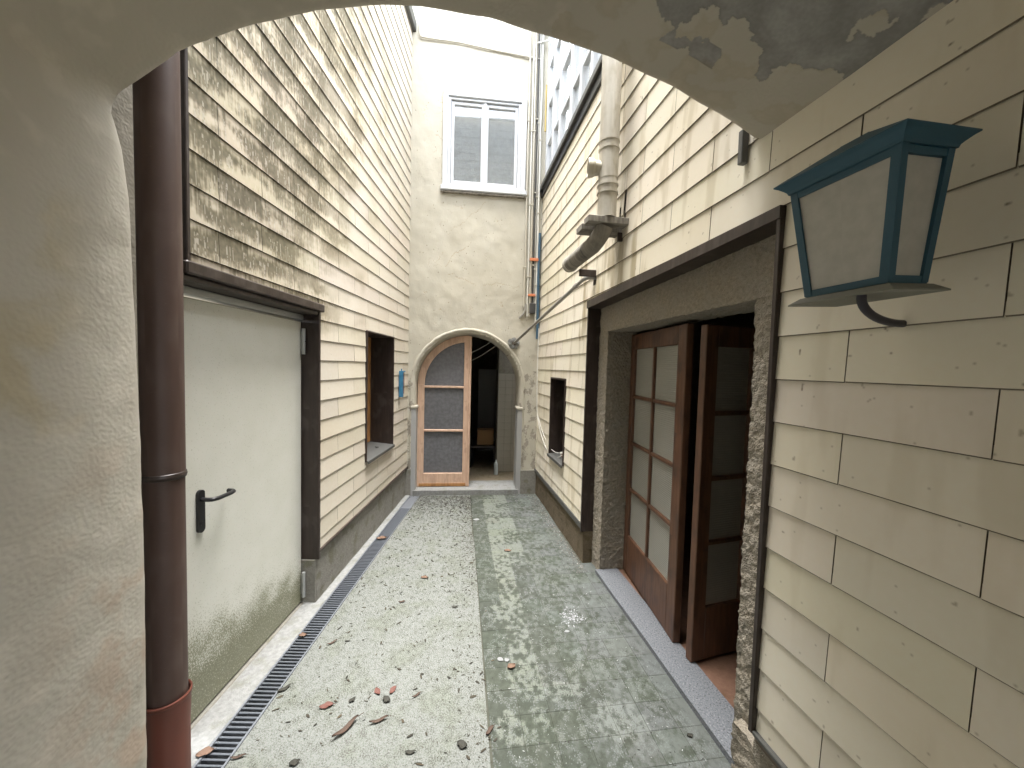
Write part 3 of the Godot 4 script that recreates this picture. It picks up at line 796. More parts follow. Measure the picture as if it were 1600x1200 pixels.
# ---------------------------------------------------------------- building on the right
func right_building() -> void:
	var t := thing("shingled_wing", "wing clad in cream lapped shingles with a stone-framed doorway and lantern, on the right", "house", R_F)
	var op := Rect2(1.752, -0.2, 1.788, 2.408)
	var win := Rect2(0.672, 0.685, 0.518, 0.86)
	var holes := [op, win, Rect2(2.306, 2.60, 0.030, 0.25), Rect2(2.245, 2.62, 0.022, 0.14), Rect2(1.800, 2.325, 0.062, 0.11), Rect2(3.40, 2.56, 4.0, 3.0)]
	core(t, -0.05, 6.2, 0.27, 3.93, -0.45, -0.016, [Rect2(1.752, -0.2, 1.788, 2.445), win, Rect2(1.800, 2.325, 0.062, 0.11)], M.backing_brown)
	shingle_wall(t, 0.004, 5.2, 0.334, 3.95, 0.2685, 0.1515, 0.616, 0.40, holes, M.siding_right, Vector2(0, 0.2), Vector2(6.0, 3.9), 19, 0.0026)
	# foot
	var b := MB.new(); b.rough(-0.05, 1.755, -0.12, 0.285, -0.35, -0.010, 0.035, 0.006, noise(211, 0.04, 4), 0.5)
	part(t, "plinth", b, M.concrete_brown)
	b = MB.new(); b.rough(3.53, 6.0, -0.12, 0.318, -0.35, -0.020, 0.012, 0.008, noise(213, 0.15, 3), 0.6)
	part(t, "plinth", b, M.rough_stone)
	bar(t, "drip_trim", M.gutter_grey, 0.0, 1.735, 0.285, 0.334, -0.02, 0.010)
	b = MB.new(); b.rough(3.39, 3.528, -0.12, 0.20, -0.35, -0.055, 0.011, 0.010, noise(217, 0.15, 3), 0.6)
	part(t, "plinth", b, M.rough_stone)
	bar(t, "drip_trim", M.gutter_grey, 3.556, 6.0, 0.318, 0.334, -0.02, 0.016)
	# trim round the doorway
	bar(t, "door_trim", M.dark_trim, 1.736, 1.756, 0.27, 2.19, -0.13, 0.014)
	bar(t, "door_trim", M.dark_trim, 3.536, 3.556, 0.318, 2.222, -0.13, 0.016)
	b = MB.new()
	b.prism(PackedVector2Array([Vector2(1.736, 2.150), Vector2(3.556, 2.190), Vector2(3.556, 2.234), Vector2(1.736, 2.212)]), -0.13, 0.022)
	part(t, "door_trim", b, M.dark_trim)
	# hewn stone surround
	var nz := noise(221, 0.17, 3)
	b = MB.new(); b.rough(1.757, 1.925, -0.10, 1.95, -0.33, -0.092, 0.0095, 0.007, nz, 0.6)
	part(t, "stone_jamb", b, M.rough_stone)
	b = MB.new(); b.rough(3.345, 3.535, -0.10, 1.965, -0.33, -0.098, 0.0085, 0.009, nz, 0.6)
	part(t, "stone_jamb", b, M.rough_stone)
	b = MB.new(); b.rough(1.757, 3.535, 1.952, 2.24, -0.33, -0.095, 0.0095, 0.007, nz, 0.6)
	part(t, "stone_lintel", b, M.rough_stone)
	b = MB.new(); b.rough(1.92, 3.42, -0.1, 0.030, -0.245, -0.058, 0.05, 0.002, noise(223, 0.02, 2), 0.1)
	part(t, "doorstep", b, M.granite)
	bar(t, "step_joint", M.joint_dirt, 1.90, 3.45, -0.1, -0.0005, -0.060, -0.046, 0.0)
	# door leaves: one nearly shut, one folded into the room
	var dx := Vector3(0.86, 0, 0.095).normalized()
	glazed_leaf(t, Transform3D(Basis(dx, Vector3.UP, dx.cross(Vector3.UP)), Vector3(1.905, 0.032, -0.318)), 0.855, 1.895, M.brown_wood)
	dx = Vector3(-0.048, 0, -0.35).normalized()
	glazed_leaf(t, Transform3D(Basis(dx, Vector3.UP, dx.cross(Vector3.UP)), Vector3(2.885, 0.034, -0.21)), 0.70, 1.87, M.brown_wood)
	bar(t, "door_post", M.brown_wood, 1.885, 1.915, 0.03, 1.945, -0.40, -0.335, 0.003)
	# dark room behind
	bar(t, "room_floor", M.red_floor, 0.9, 4.6, -0.1, 0.018, -2.8, -0.247, 0.0)
	bar(t, "room_wall", M.dark_plaster, 0.9, 4.6, -0.1, 2.6, -3.0, -2.8, 0.0)
	bar(t, "room_wall", M.dark_plaster, 0.7, 0.9, -0.1, 2.6, -3.0, -0.452, 0.0)
	bar(t, "room_wall", M.dark_plaster, 4.6, 4.8, -0.1, 2.6, -3.0, -0.452, 0.0)
	bar(t, "room_ceiling", M.dark_plaster, 0.7, 4.8, 2.6, 2.75, -3.0, -0.452, 0.0)
	bar(t, "head_board", M.dark_plaster, 1.757, 3.535, 1.98, 2.24, -0.45, -0.345, 0.0)
	# small recessed window
	var wn := sub(t, "window")
	bar(wn, "reveal_board", M.dark_trim, 0.668, 0.684, 0.685, 1.551, -0.26, 0.014)
	bar(wn, "reveal_board", M.dark_trim, 1.180, 1.196, 0.685, 1.551, -0.26, 0.014)
	bar(wn, "reveal_board", M.dark_trim, 0.684, 1.180, 1.533, 1.551, -0.26, 0.013)
	b = MB.new()
	b.prism(PackedVector2Array([Vector2(-0.26, 0.715), Vector2(0.028, 0.690), Vector2(0.028, 0.662), Vector2(0.022, 0.662), Vector2(0.018, 0.682), Vector2(-0.26, 0.70)]), -1.194, -0.670)
	part(wn, "sill", b, M.gutter_grey, Transform3D(Basis(Vector3(0, 0, 1), Vector3.UP, Vector3(-1, 0, 0)), Vector3.ZERO))
	for q in [[0.684, 0.735, 0.715, 1.533], [1.13, 1.18, 0.715, 1.533], [0.735, 1.13, 0.715, 0.77], [0.735, 1.13, 1.48, 1.533]]:
		bar(wn, "frame", M.dark_trim, q[0], q[1], q[2], q[3], -0.30, -0.235, 0.004)
	b = MB.new(); b.bx(0.73, 1.135, 0.765, 1.485, -0.275, -0.270)
	part(wn, "pane", b, M.dusty_glass)
	bar(wn, "backing", M.dark_plaster, 0.66, 1.2, 0.68, 1.56, -0.6, -0.452, 0.0)
	# little flashing where the vault meets the cladding
	bar(t, "flashing", M.gutter_grey, 3.352, 3.376, 2.47, 2.60, 0.0, 0.03)
	# glazed gallery above
	b = MB.new()
	b.prism(PackedVector2Array([Vector2(-0.02, 3.875), Vector2(2.26, 3.998), Vector2(2.26, 4.048), Vector2(-0.02, 3.925)]), -0.2, 0.045)
	part(t, "gallery_sill", b, M.gutter_grey)
	b = MB.new()
	b.prism(PackedVector2Array([Vector2(-0.02, 3.80), Vector2(2.26, 3.90), Vector2(2.26, 3.996), Vector2(-0.02, 3.873)]), -0.2, 0.020)
	part(t, "sill_board", b, M.black_plastic)
	var gal := sub(t, "gallery_window")
	var xs := [0.02, 0.30, 0.58, 0.98, 1.26, 1.54, 1.94, 2.22]
	for i in xs.size():
		var wd := 0.06 if i % 3 == 0 else 0.042
		bar(gal, "mullion", M.frame_white, xs[i] - wd / 2, xs[i] + wd / 2, 3.93 + 0.053 * xs[i], 5.97, -0.10, -0.02, 0.006)
	for i in xs.size() - 1:
		for y in [4.45, 4.92, 5.39]:
			bar(gal, "glazing_bar", M.frame_white, xs[i] + 0.03, xs[i + 1] - 0.03, y - 0.014, y + 0.014, -0.085, -0.030, 0.004)
		b = MB.new(); b.bx(xs[i] + 0.02, xs[i + 1] - 0.02, 3.98, 5.9, -0.062, -0.058)
		part(gal, "pane", b, M.window_glass)
	bar(gal, "head", M.frame_white, 0.0, 2.25, 5.82, 5.98, -0.12, -0.012, 0.006)
	bar(gal, "curtain", M.curtain, 0.0, 2.25, 3.95, 5.97, -0.34, -0.30, 0.0)
	bar(t, "eave_board", M.grey_timber, -0.02, 2.25, 5.98, 6.08, -0.5, 0.08, 0.006)
	bar(t, "roof", M.gutter_grey, 2.27, 6.2, 3.94, 3.97, -1.6, -0.02, 0.0)  # unseen low roof, shaped to let more sky light into the court
	bar(t, "gallery_back", M.dark_plaster, -0.05, 2.25, 3.931, 5.97, -0.8, -0.45, 0.0)

# ---------------------------------------------------------------- rear building
const AX := 0.7465
const AR := 0.6485
const AY := 1.40
func rear_building() -> void:
	var t := thing("whitewashed_house", "whitewashed plaster house closing the far end, with an arched doorway and small white window", "house", B_F)
	var nz := noise(231, 0.012, 3)
	var nz2 := noise(233, 0.06, 3)
	var b := MB.new()
	var inside := func(x: float, y: float) -> bool:
		if y < AY: return abs(x - AX) < AR + 0.03
		return Vector2(x - AX, y - AY).length() < AR + 0.03
	var nu := 76; var nv := 330
	b.grid(nu, nv, func(i, j):
		var x = -0.06 + 1.76 * i / nu; var y = -0.1 + 7.1 * j / nv
		return [Vector3(x, y, nz.get_noise_2d(x * 100, y * 100) * 0.010 + nz2.get_noise_2d(x * 100, y * 60) * 0.004), Vector2((x + 0.06) / 1.76, 1.0 - (y + 0.1) / 7.6)], Vector3(0, 0, 1),
		func(i, j):
			var x = -0.06 + 1.76 * (i + 0.5) / nu; var y = -0.1 + 7.1 * (j + 0.5) / nv
			if x > 0.42 and x < 1.36 and y > 3.90 and y < 4.93: return false
			return not inside.call(x, y))
	part(t, "plaster_wall", b, M.plaster_rear)
	# rounded plaster reveal round the arch
	b = MB.new()
	var path := []
	for k in 15: path.append([Vector2(AX - AR, -0.05 + (AY + 0.05) * k / 14.0), Vector2(-1, 0)])
	for k in range(1, 40):
		var a := PI - PI * k / 40.0
		path.append([Vector2(AX + cos(a) * AR, AY + sin(a) * AR), Vector2(cos(a), sin(a))])
	for k in 15: path.append([Vector2(AX + AR, AY - (AY + 0.05) * k / 14.0), Vector2(1, 0)])
	var sec := [Vector2(0.088, -0.02), Vector2(0.075, 0.008), Vector2(0.055, 0.010), Vector2(0.036, 0.002), Vector2(0.020, -0.018), Vector2(0.010, -0.05), Vector2(0.004, -0.10), Vector2(0.0, -0.34)]
	b.grid(sec.size() - 1, path.size() - 1, func(i, j):
		var q = path[j]; var s: Vector2 = sec[i]
		var w := 0.006 * nz2.get_noise_2d(q[0].x * 130, q[0].y * 130 + i * 7)
		var pt: Vector2 = q[0] + q[1] * (s.x + w)
		return [Vector3(pt.x, pt.y, s.y + w), Vector2((pt.x + 0.06) / 1.76, 1.0 - (pt.y + 0.1) / 7.6)], Vector3(0, 0, 1))
	part(t, "arch_reveal", b, M.plaster_rear)
	# grey painted jambs with their caps, plinth, step
	for sgn in [-1, 1]:
		var x = AX + sgn * (AR + 0.022)
		b = MB.new(); b.rough(x - 0.03, x + 0.03, -0.02, 1.10, -0.20, 0.016, 0.05, 0.003, nz2, 0.3)
		part(t, "jamb", b, M.grey_paint)
		bar(t, "jamb_cap", M.plaster_rear, x - 0.042, x + 0.042, 1.10, 1.135, -0.20, 0.024, 0.008)
	b = MB.new(); b.rough(-0.05, AX - AR - 0.05, -0.1, 0.33, -0.2, 0.024, 0.03, 0.004, nz2, 0.4)
	part(t, "plinth", b, M.concrete)
	b = MB.new(); b.rough(AX + AR + 0.05, 1.66, -0.1, 0.31, -0.2, 0.026, 0.03, 0.004, nz2, 0.4)
	part(t, "plinth", b, M.concrete)
	b = MB.new(); b.rough(AX - AR - 0.02, AX + AR + 0.02, -0.1, 0.062, -0.36, 0.040, 0.03, 0.004, nz2, 0.4)
	part(t, "doorstep", b, M.concrete_pale)
	# glazed half of the arched door
	var dn := sub(t, "arched_door", Transform3D(Basis.IDENTITY, Vector3(AX - AR + 0.004, 0.066, -0.135)))
	var W := 0.672; var H := AY - 0.066
	bar(dn, "stile", M.pink_wood, 0.0, 0.085, 0, H, -0.024, 0.024, 0.004)
	bar(dn, "stile", M.pink_wood, W - 0.085, W - 0.028, 0, H + AR - 0.012, -0.024, 0.024, 0.004)
	bar(dn, "meeting_strip", M.pink_wood, W - 0.028, W + 0.008, 0, H + AR - 0.012, -0.03, 0.034, 0.006)
	bar(dn, "rail", M.pink_wood, 0.085, W - 0.085, 0, 0.175, -0.023, 0.023, 0.004)
	bar(dn, "kick_board", M.orange_wood, 0.03, W - 0.04, 0.004, 0.045, 0.023, 0.030, 0.002)
	for y in [0.735, 1.305]: bar(dn, "glazing_bar", M.pink_wood, 0.085, W - 0.085, y - 0.014, y + 0.014, -0.018, 0.022, 0.005)
	var ring := PackedVector2Array()
	for k in 17:
		var a := PI / 2 + PI / 2 * k / 16.0
		ring.append(Vector2(AR - 0.004 + cos(a) * (AR - 0.004), H + sin(a) * (AR - 0.004)))
	for k in 17:
		var a := PI - PI / 2 * k / 16.0
		ring.append(Vector2(AR - 0.004 + cos(a) * (AR - 0.09), H + sin(a) * (AR - 0.09)))
	b = MB.new(); b.prism(ring, -0.0235, 0.0235)
	part(dn, "curved_rail", b, M.pink_wood)
	for q in [[0.175, 0.721], [0.749, 1.291]]:
		b = MB.new(); ribbed(b, 0.08, W - 0.08, q[0], q[1], 0.0, 0.012, 0.0009)
		part(dn, "pane", b, M.dark_ribbed_glass)
	var quarter := PackedVector2Array([Vector2(W - 0.08, 1.319), Vector2(0.08, 1.319), Vector2(0.08, H)])
	for k in range(1, 13):
		var a := PI - PI / 2 * k / 12.0
		var qp := Vector2(AR - 0.004 + cos(a) * (AR - 0.088), H + sin(a) * (AR - 0.088))
		if qp.x > 0.081 and qp.x < W - 0.085: quarter.append(qp)
	quarter.append(Vector2(W - 0.08, H + sqrt(pow(AR - 0.088, 2) - pow(W - 0.08 - AR + 0.004, 2))))
	b = MB.new(); b.prism(quarter, -0.003, 0.003)
	part(dn, "pane", b, M.dark_ribbed_glass)
	# window with two sashes
	var wn := sub(t, "window")
	for q in [[0.38, 0.44, 3.86, 5.0], [1.345, 1.41, 3.86, 5.0], [0.44, 1.345, 4.93, 5.0]]:
		bar(wn, "architrave", M.frame_white, q[0], q[1], q[2], q[3], -0.10, 0.030, 0.006)
	bar(wn, "sill", M.frame_white, 0.36, 1.43, 3.80, 3.858, -0.10, 0.055, 0.008)
	bar(wn, "sill_board", M.grey_timber, 0.385, 1.405, 3.775, 3.798, -0.02, 0.040, 0.004)
	bar(wn, "frame", M.frame_white, 0.44, 0.475, 3.86, 4.928, -0.10, 0.012, 0.004)
	bar(wn, "frame", M.frame_white, 1.305, 1.345, 3.86, 4.928, -0.10, 0.012, 0.004)
	bar(wn, "frame", M.frame_white, 0.475, 1.305, 4.90, 4.928, -0.10, 0.010, 0.004)
	bar(wn, "frame", M.frame_white, 0.475, 1.305, 3.86, 3.895, -0.10, 0.014, 0.004)
	for q in [[0.478, 0.882], [0.898, 1.302]]:
		var sash := [[q[0], q[0] + 0.036, 3.90, 4.895], [q[1] - 0.036, q[1], 3.90, 4.895], [q[0] + 0.036, q[1] - 0.036, 4.855, 4.895], [q[0] + 0.036, q[1] - 0.036, 3.90, 3.945]]
		for s in sash: bar(wn, "sash", M.frame_white, s[0], s[1], s[2], s[3], -0.055, -0.012, 0.004)
		b = MB.new(); b.bx(q[0] + 0.03, q[1] - 0.03, 3.94, 4.86, -0.036, -0.032)
		part(wn, "pane", b, M.window_glass)
	bar(wn, "meeting_strip", M.frame_white, 0.872, 0.908, 3.90, 4.895, -0.012, 0.004, 0.004)
	bar(wn, "backing", M.dark_plaster, 0.3, 1.5, 3.75, 5.1, -0.7, -0.5, 0.0)
	# body of the house and the dark room behind the arch
	core(t, -0.9, 1.8, 0.0, 6.95, -0.36, -0.03, [Rect2(AX - AR - 0.03, -0.1, 2 * AR + 0.06, AY + AR + 0.13), Rect2(0.42, 3.86, 0.95, 1.07)], M.dark_plaster)
	bar(t, "roof", M.grey_timber, -1.2, 2.0, 6.95, 7.05, -1.0, 0.55, 0.0)  # unseen overhang added to shade the upper plaster from the sky
	# spandrels of the arch, behind the reveal
	for sgn in [-1, 1]:
		var sp := PackedVector2Array()
		for k in 13:
			var a = PI / 2 - sgn * PI / 2 * k / 12.0
			sp.append(Vector2(AX + cos(a) * (AR + 0.015), AY + sin(a) * (AR + 0.015)))
		sp.append(Vector2(AX + sgn * (AR + 0.035), AY)); sp.append(Vector2(AX + sgn * (AR + 0.035), AY + AR + 0.11)); sp.append(Vector2(AX, AY + AR + 0.11))
		b = MB.new(); b.prism(sp, -0.35, -0.04)
		part(t, "wall", b, M.dark_plaster)
	bar(t, "room_floor", M.inner_floor, -0.9, 2.2, -0.1, 0.050, -3.6, -0.362, 0.0)
	bar(t, "room_wall", M.dark_plaster, -0.9, 2.2, -0.1, 2.7, -3.8, -3.6, 0.0)
	bar(t, "room_wall", M.dark_plaster, -1.1, -0.9, -0.1, 2.7, -3.8, -0.362, 0.0)
	bar(t, "room_wall", M.dark_plaster, 2.2, 2.4, -0.1, 2.7, -3.8, -0.362, 0.0)
	bar(t, "room_ceiling", M.dark_plaster, -1.1, 2.4, 2.7, 2.85, -3.8, -0.362, 0.0)
	bar(t, "wainscot", M.grey_paint, -0.1, 0.66, 0.05, 1.72, -2.9, -2.86, 0.003)
	bar(t, "wainscot", M.grey_paint, 0.92, 1.5, 0.05, 1.60, -2.3, -2.25, 0.003)
	bar(t, "pier", M.dark_plaster, 1.19, 1.9, 0.05, 2.7, -1.3, -0.83, 0.004)
	b = MB.new(); b.bx(0, 0.104, 0, 0.104, 0, 0.007, 0.002)
	var tm := b.mesh()
	for j in 14:
		for i in 3:
			part(t, "wall_tile", tm, M.white_tile, Transform3D(Basis.IDENTITY, Vector3(1.192 + i * 0.107, 0.055 + j * 0.107, -0.83)))

# ---------------------------------------------------------------- passage
func passage() -> void:
	var t := thing("vaulted_passage", "plastered vault and wall of the passage framing the court, paint peeling above the lantern", "passage", P_F)
	var total := prof_len()
	var nz := noise(241, 0.010, 3)
	var nz2 := noise(243, 0.045, 4)
	var zs := [0.0, 0.004, 0.010, 0.018, 0.03, 0.045]
	while zs[-1] < 2.3: zs.append(zs[-1] + 0.024)
	while zs[-1] < 4.6: zs.append(zs[-1] + 0.2)
	var na := 240
	var split := int(na * 2.36 / total)
	var b := MB.new()
	var f := func(i, j):
		var d = total * i / na
		var z: float = zs[j]
		var q := prof_at(d); var e := (prof_at(min(d + 0.03, total)) - prof_at(max(d - 0.03, 0.0))).normalized()
		var out := Vector2(-e.y, e.x)        # away from the passage
		var rnd := 0.014 * pow(max(0.0, 1.0 - z / 0.035), 2.0)
		var wv := nz.get_noise_2d(d * 100, z * 100) * (0.006 if d < 2.2 else 0.012) + nz2.get_noise_2d(d * 100, z * 100) * 0.0035
		if d > total - 0.2: wv *= (total - d) / 0.2
		q += out * (rnd + wv)
		return [Vector3(q.x, q.y, z), Vector2(d / total, min(z / 2.3, 0.999 if z < 2.3 else z / 2.3))]
	b.grid(split, zs.size() - 1, f, Vector3(1, 0, 0))
	part(t, "side_wall", b, M.plaster_passage)
	b = MB.new()
	b.grid(na - split, zs.size() - 1, func(i, j): return f.call(i + split, j), Vector3(0, -1, 0))
	part(t, "vault", b, M.plaster_passage)
	# storey above, with its court face boarded
	var poly := PackedVector2Array([Vector2(-2.75, -0.1)])
	for k in range(0, 101):
		var d := total * k / 100.0
		var q := prof_at(d); var e := (prof_at(min(d + 0.03, total)) - prof_at(max(d - 0.03, 0.0))).normalized()
		poly.append(q + Vector2(-e.y, e.x) * 0.03)
	poly.append(Vector2(0.05, 7.0)); poly.append(Vector2(-2.75, 7.0))
	b = MB.new(); b.prism(poly, 0.004, 0.34)
	part(t, "front_wall", b, M.dark_plaster)
	bar(t, "upper_storey", M.dark_plaster, -2.75, 0.05, 3.0, 7.0, 0.341, 4.6, 0.0)
	bar(t, "outer_wall", M.dark_plaster, -2.75, -2.2, -0.1, 3.0, 0.341, 4.6, 0.0)
	for k in 23:
		bar(t, "board", M.slate_board, -2.3, 0.0, 3.10 + k * 0.165, 3.235 + k * 0.165, -0.030 + 0.005 * (k % 3), 0.003, 0.002)
	var added_end := [[-2.2, -1.5, -0.1, 3.0], [-0.7, 0.05, -0.1, 3.0], [-1.5, -0.7, 2.1, 3.0]]  # unseen end wall and gate, added to cut the light from behind
	for q in added_end: bar(t, "added_end_wall", M.dark_plaster, q[0], q[1], q[2], q[3], 4.45, 4.6, 0.0)
	for k in 6: bar(t, "added_gate_board", M.grey_timber, -1.5 + k * 0.1335, -1.37 + k * 0.1335, -0.1, 2.1, 4.5, 4.54, 0.004)
	# return beside the downpipe
	b = MB.new(); b.rough(-0.34, 0.0, -0.12, 5.6, -0.12, 0.0, 0.05, 0.006, noise(251, 0.03, 3), 0.5)
	part(t, "return_wall", b, M.dark_plaster, P_F.affine_inverse() * Transform3D(Basis(Vector3(0, 0, 1), Vector3.UP, Vector3(-1, 0, 0)).rotated(Vector3.UP, 0), Vector3(-1.45, 0, -1.12)))

# ---------------------------------------------------------------- things
func arc(pts: Array, rad := 0.05, steps := 5) -> Array:   # rounds the corners of a path
	var out := [pts[0]]
	for i in range(1, pts.size() - 1):
		var a: Vector3 = pts[i - 1]; var c: Vector3 = pts[i]; var e: Vector3 = pts[i + 1]
		var r1: float = min(rad, a.distance_to(c) * 0.45); var r2: float = min(rad, e.distance_to(c) * 0.45)
		var s := c + (a - c).normalized() * r1; var f := c + (e - c).normalized() * r2
		for k in steps + 1:
			var q := float(k) / steps
			out.append(s.lerp(c, q).lerp(c.lerp(f, q), q))
	out.append(pts[-1])
	return out

func wire(a: Vector3, c: Vector3, sag: Vector3, n := 14) -> Array:
	var out := []
	for k in n + 1:
		var q := float(k) / n
		out.append(a.lerp(c, q) + sag * 4.0 * q * (1.0 - q))
	return out

func furnishings() -> void:
	# downpipe
	var t := thing("downpipe", "thick brown downpipe standing in a terracotta base at the mouth of the passage", "pipe", Transform3D(Basis.IDENTITY, Vector3(-1.170, 0, -1.24)))
	var b := MB.new()
	b.lathe(Vector3.ZERO, Vector3.UP, [Vector2(0.40, 0.0545), Vector2(1.262, 0.0545)], 36)
	part(t, "lower_pipe", b, M.brown_pipe)
	b = MB.new()
	b.lathe(Vector3.ZERO, Vector3.UP, [Vector2(1.262, 0.052), Vector2(1.265, 0.0565), Vector2(1.33, 0.0565), Vector2(5.4, 0.0565)], 36)
	part(t, "upper_pipe", b, M.brown_pipe)
	b = MB.new()
	b.lathe(Vector3.ZERO, Vector3.UP, [Vector2(1.245, 0.0545), Vector2(1.247, 0.059), Vector2(1.256, 0.061), Vector2(1.265, 0.059), Vector2(1.267, 0.0565)], 36)
	b.box(Vector3(-0.064, 1.256, 0.02), Vector3(0.03, 0.022, 0.012), 0.003)
	b.tube([Vector3(-0.064, 1.256, 0.0), Vector3(-0.2, 1.256, 0.02)], 0.006, 8)
	part(t, "collar", b, M.dark_trim)
	b = MB.new()
	b.lathe(Vector3.ZERO, Vector3.UP, [Vector2(-0.02, 0.058), Vector2(0.36, 0.059), Vector2(0.44, 0.062), Vector2(0.468, 0.063), Vector2(0.474, 0.066), Vector2(0.484, 0.066), Vector2(0.488, 0.063), Vector2(0.484, 0.060), Vector2(0.47, 0.058), Vector2(0.45, 0.056), Vector2(0.44, 0.0545)], 36)
	part(t, "base_pipe", b, M.red_pipe)
	# lantern
	t = thing("wall_lantern", "blue metal wall lantern with frosted panes on a curved arm", "lantern", R_F * Transform3D(Basis(Vector3(1, 0, 0), 0.055) * Basis(Vector3.UP, 0.04), Vector3(3.950, 1.810, 0.004)))
	var oc := 0.178
	var yb := 0.052; var yt := 0.318
	var tx := 0.118; var tz := 0.072; var bx_ := 0.090; var bz := 0.056
	var cor := func(sx: float, sz: float, y: float, k := 1.0) -> Vector3:
		var q := (y - yb) / (yt - yb)
		return Vector3(sx * lerp(bx_, tx, q) * k, y, oc + sz * lerp(bz, tz, q) * k)
	for sx in [-1.0, 1.0]:
		for sz in [-1.0, 1.0]:
			b = MB.new()
			var lo: Vector3 = cor.call(sx, sz, yb); var hi: Vector3 = cor.call(sx, sz, yt)
			var e := 0.009
			var ax = Vector3(e, 0, 0) * -sx; var az = Vector3(0, 0, e) * -sz
			for s in [[Vector3.ZERO, ax * 2, az * -1], [Vector3.ZERO, az * 2, ax * -1]]:
				pass
			b.quad(lo, hi, hi + ax * 2, lo + ax * 2, Vector3(0, 0, sz)); b.quad(lo, hi, hi + az * 2, lo + az * 2, Vector3(sx, 0, 0))
			b.quad(lo + ax * 2 + az * 2, hi + ax * 2 + az * 2, hi + ax * 2, lo + ax * 2, Vector3(-sx, 0, 0)); b.quad(lo + ax * 2 + az * 2, hi + ax * 2 + az * 2, hi + az * 2, lo + az * 2, Vector3(0, 0, -sz))
			part(t, "corner_post", b, M.lantern_blue)
	for y in [[yb - 0.002, yb + 0.014], [yt - 0.016, yt]]:
		for sd in 4:
			b = MB.new()
			var c1 := [Vector2(-1, 1), Vector2(1, 1), Vector2(1, -1), Vector2(-1, -1)][sd] as Vector2; var c2 := [Vector2(1, 1), Vector2(1, -1), Vector2(-1, -1), Vector2(-1, 1)][sd] as Vector2
			var o1: Vector3 = cor.call(c1.x, c1.y, y[0], 0.985); var o2: Vector3 = cor.call(c2.x, c2.y, y[0], 0.985); var o3: Vector3 = cor.call(c2.x, c2.y, y[1], 0.985); var o4: Vector3 = cor.call(c1.x, c1.y, y[1], 0.985)
			var nn := ((o1 + o2) * 0.5 - Vector3(0, y[0], oc)).normalized()
			var inw := -nn * 0.012
			b.quad(o1, o2, o3, o4, nn); b.quad(o1 + inw, o2 + inw, o3 + inw, o4 + inw, -nn); b.quad(o1, o2, o2 + inw, o1 + inw, Vector3.DOWN); b.quad(o4, o3, o3 + inw, o4 + inw, Vector3.UP)
			part(t, "rail", b, M.lantern_blue)
	for sd in 4:
		b = MB.new()
		var c1 := [Vector2(-1, 1), Vector2(1, 1), Vector2(1, -1), Vector2(-1, -1)][sd] as Vector2; var c2 := [Vector2(1, 1), Vector2(1, -1), Vector2(-1, -1), Vector2(-1, 1)][sd] as Vector2
		var q1: Vector3 = cor.call(c1.x, c1.y, yb + 0.002, 0.93); var q2: Vector3 = cor.call(c2.x, c2.y, yb + 0.002, 0.93); var q3: Vector3 = cor.call(c2.x, c2.y, yt - 0.002, 0.93); var q4: Vector3 = cor.call(c1.x, c1.y, yt - 0.002, 0.93)
		var nn := ((q1 + q2) * 0.5 - Vector3(0, yb, oc)).normalized()
		b.quad(q1, q2, q3, q4, nn); b.quad(q1 - nn * 0.003, q2 - nn * 0.003, q3 - nn * 0.003, q4 - nn * 0.003, -nn)
		part(t, "pane", b, M.frosted_glass)
	b = MB.new()   # flaring roof
	var levels := [[yt, 0.121, 0.075], [yt + 0.006, 0.123, 0.077], [yt + 0.011, 0.127, 0.082], [yt + 0.019, 0.135, 0.091], [yt + 0.024, 0.142, 0.099], [yt + 0.027, 0.142, 0.099], [yt + 0.075, 0.03, 0.03]]
	for k in levels.size() - 1:
		for sd in 4:
			var c1 := [Vector2(-1, 1), Vector2(1, 1), Vector2(1, -1), Vector2(-1, -1)][sd] as Vector2; var c2 := [Vector2(1, 1), Vector2(1, -1), Vector2(-1, -1), Vector2(-1, 1)][sd] as Vector2
			var l1 = levels[k]; var l2 = levels[k + 1]
			b.quad(Vector3(c1.x * l1[1], l1[0], oc + c1.y * l1[2]), Vector3(c2.x * l1[1], l1[0], oc + c2.y * l1[2]), Vector3(c2.x * l2[1], l2[0], oc + c2.y * l2[2]), Vector3(c1.x * l2[1], l2[0], oc + c1.y * l2[2]), Vector3(c1.x + c2.x, -1.0 if k < 5 else 3.0, c1.y + c2.y))
	b.bx(-0.03, 0.03, yt + 0.07, yt + 0.076, oc - 0.03, oc + 0.03)
	b.bx(-0.118, 0.118, yt - 0.001, yt + 0.002, oc - 0.072, oc + 0.072)
	part(t, "roof", b, M.lantern_blue)
	b = MB.new()
	var l0 := [yb - 0.004, bx_ + 0.006, bz + 0.006]; var l1b := [yb - 0.018, 0.114, 0.080]
	for sd in 4:
		var c1 := [Vector2(-1, 1), Vector2(1, 1), Vector2(1, -1), Vector2(-1, -1)][sd] as Vector2; var c2 := [Vector2(1, 1), Vector2(1, -1), Vector2(-1, -1), Vector2(-1, 1)][sd] as Vector2
		for s in [[l0, l1b, Vector3.UP], [[l0[0] - 0.003, 0.0, 0.0], [l1b[0] - 0.003, 0.114, 0.080], Vector3.DOWN]]:
			b.quad(Vector3(c1.x * s[0][1], s[0][0], oc + c1.y * s[0][2]), Vector3(c2.x * s[0][1], s[0][0], oc + c2.y * s[0][2]), Vector3(c2.x * s[1][1], s[1][0], oc + c2.y * s[1][2]), Vector3(c1.x * s[1][1], s[1][0], oc + c1.y * s[1][2]), s[2])
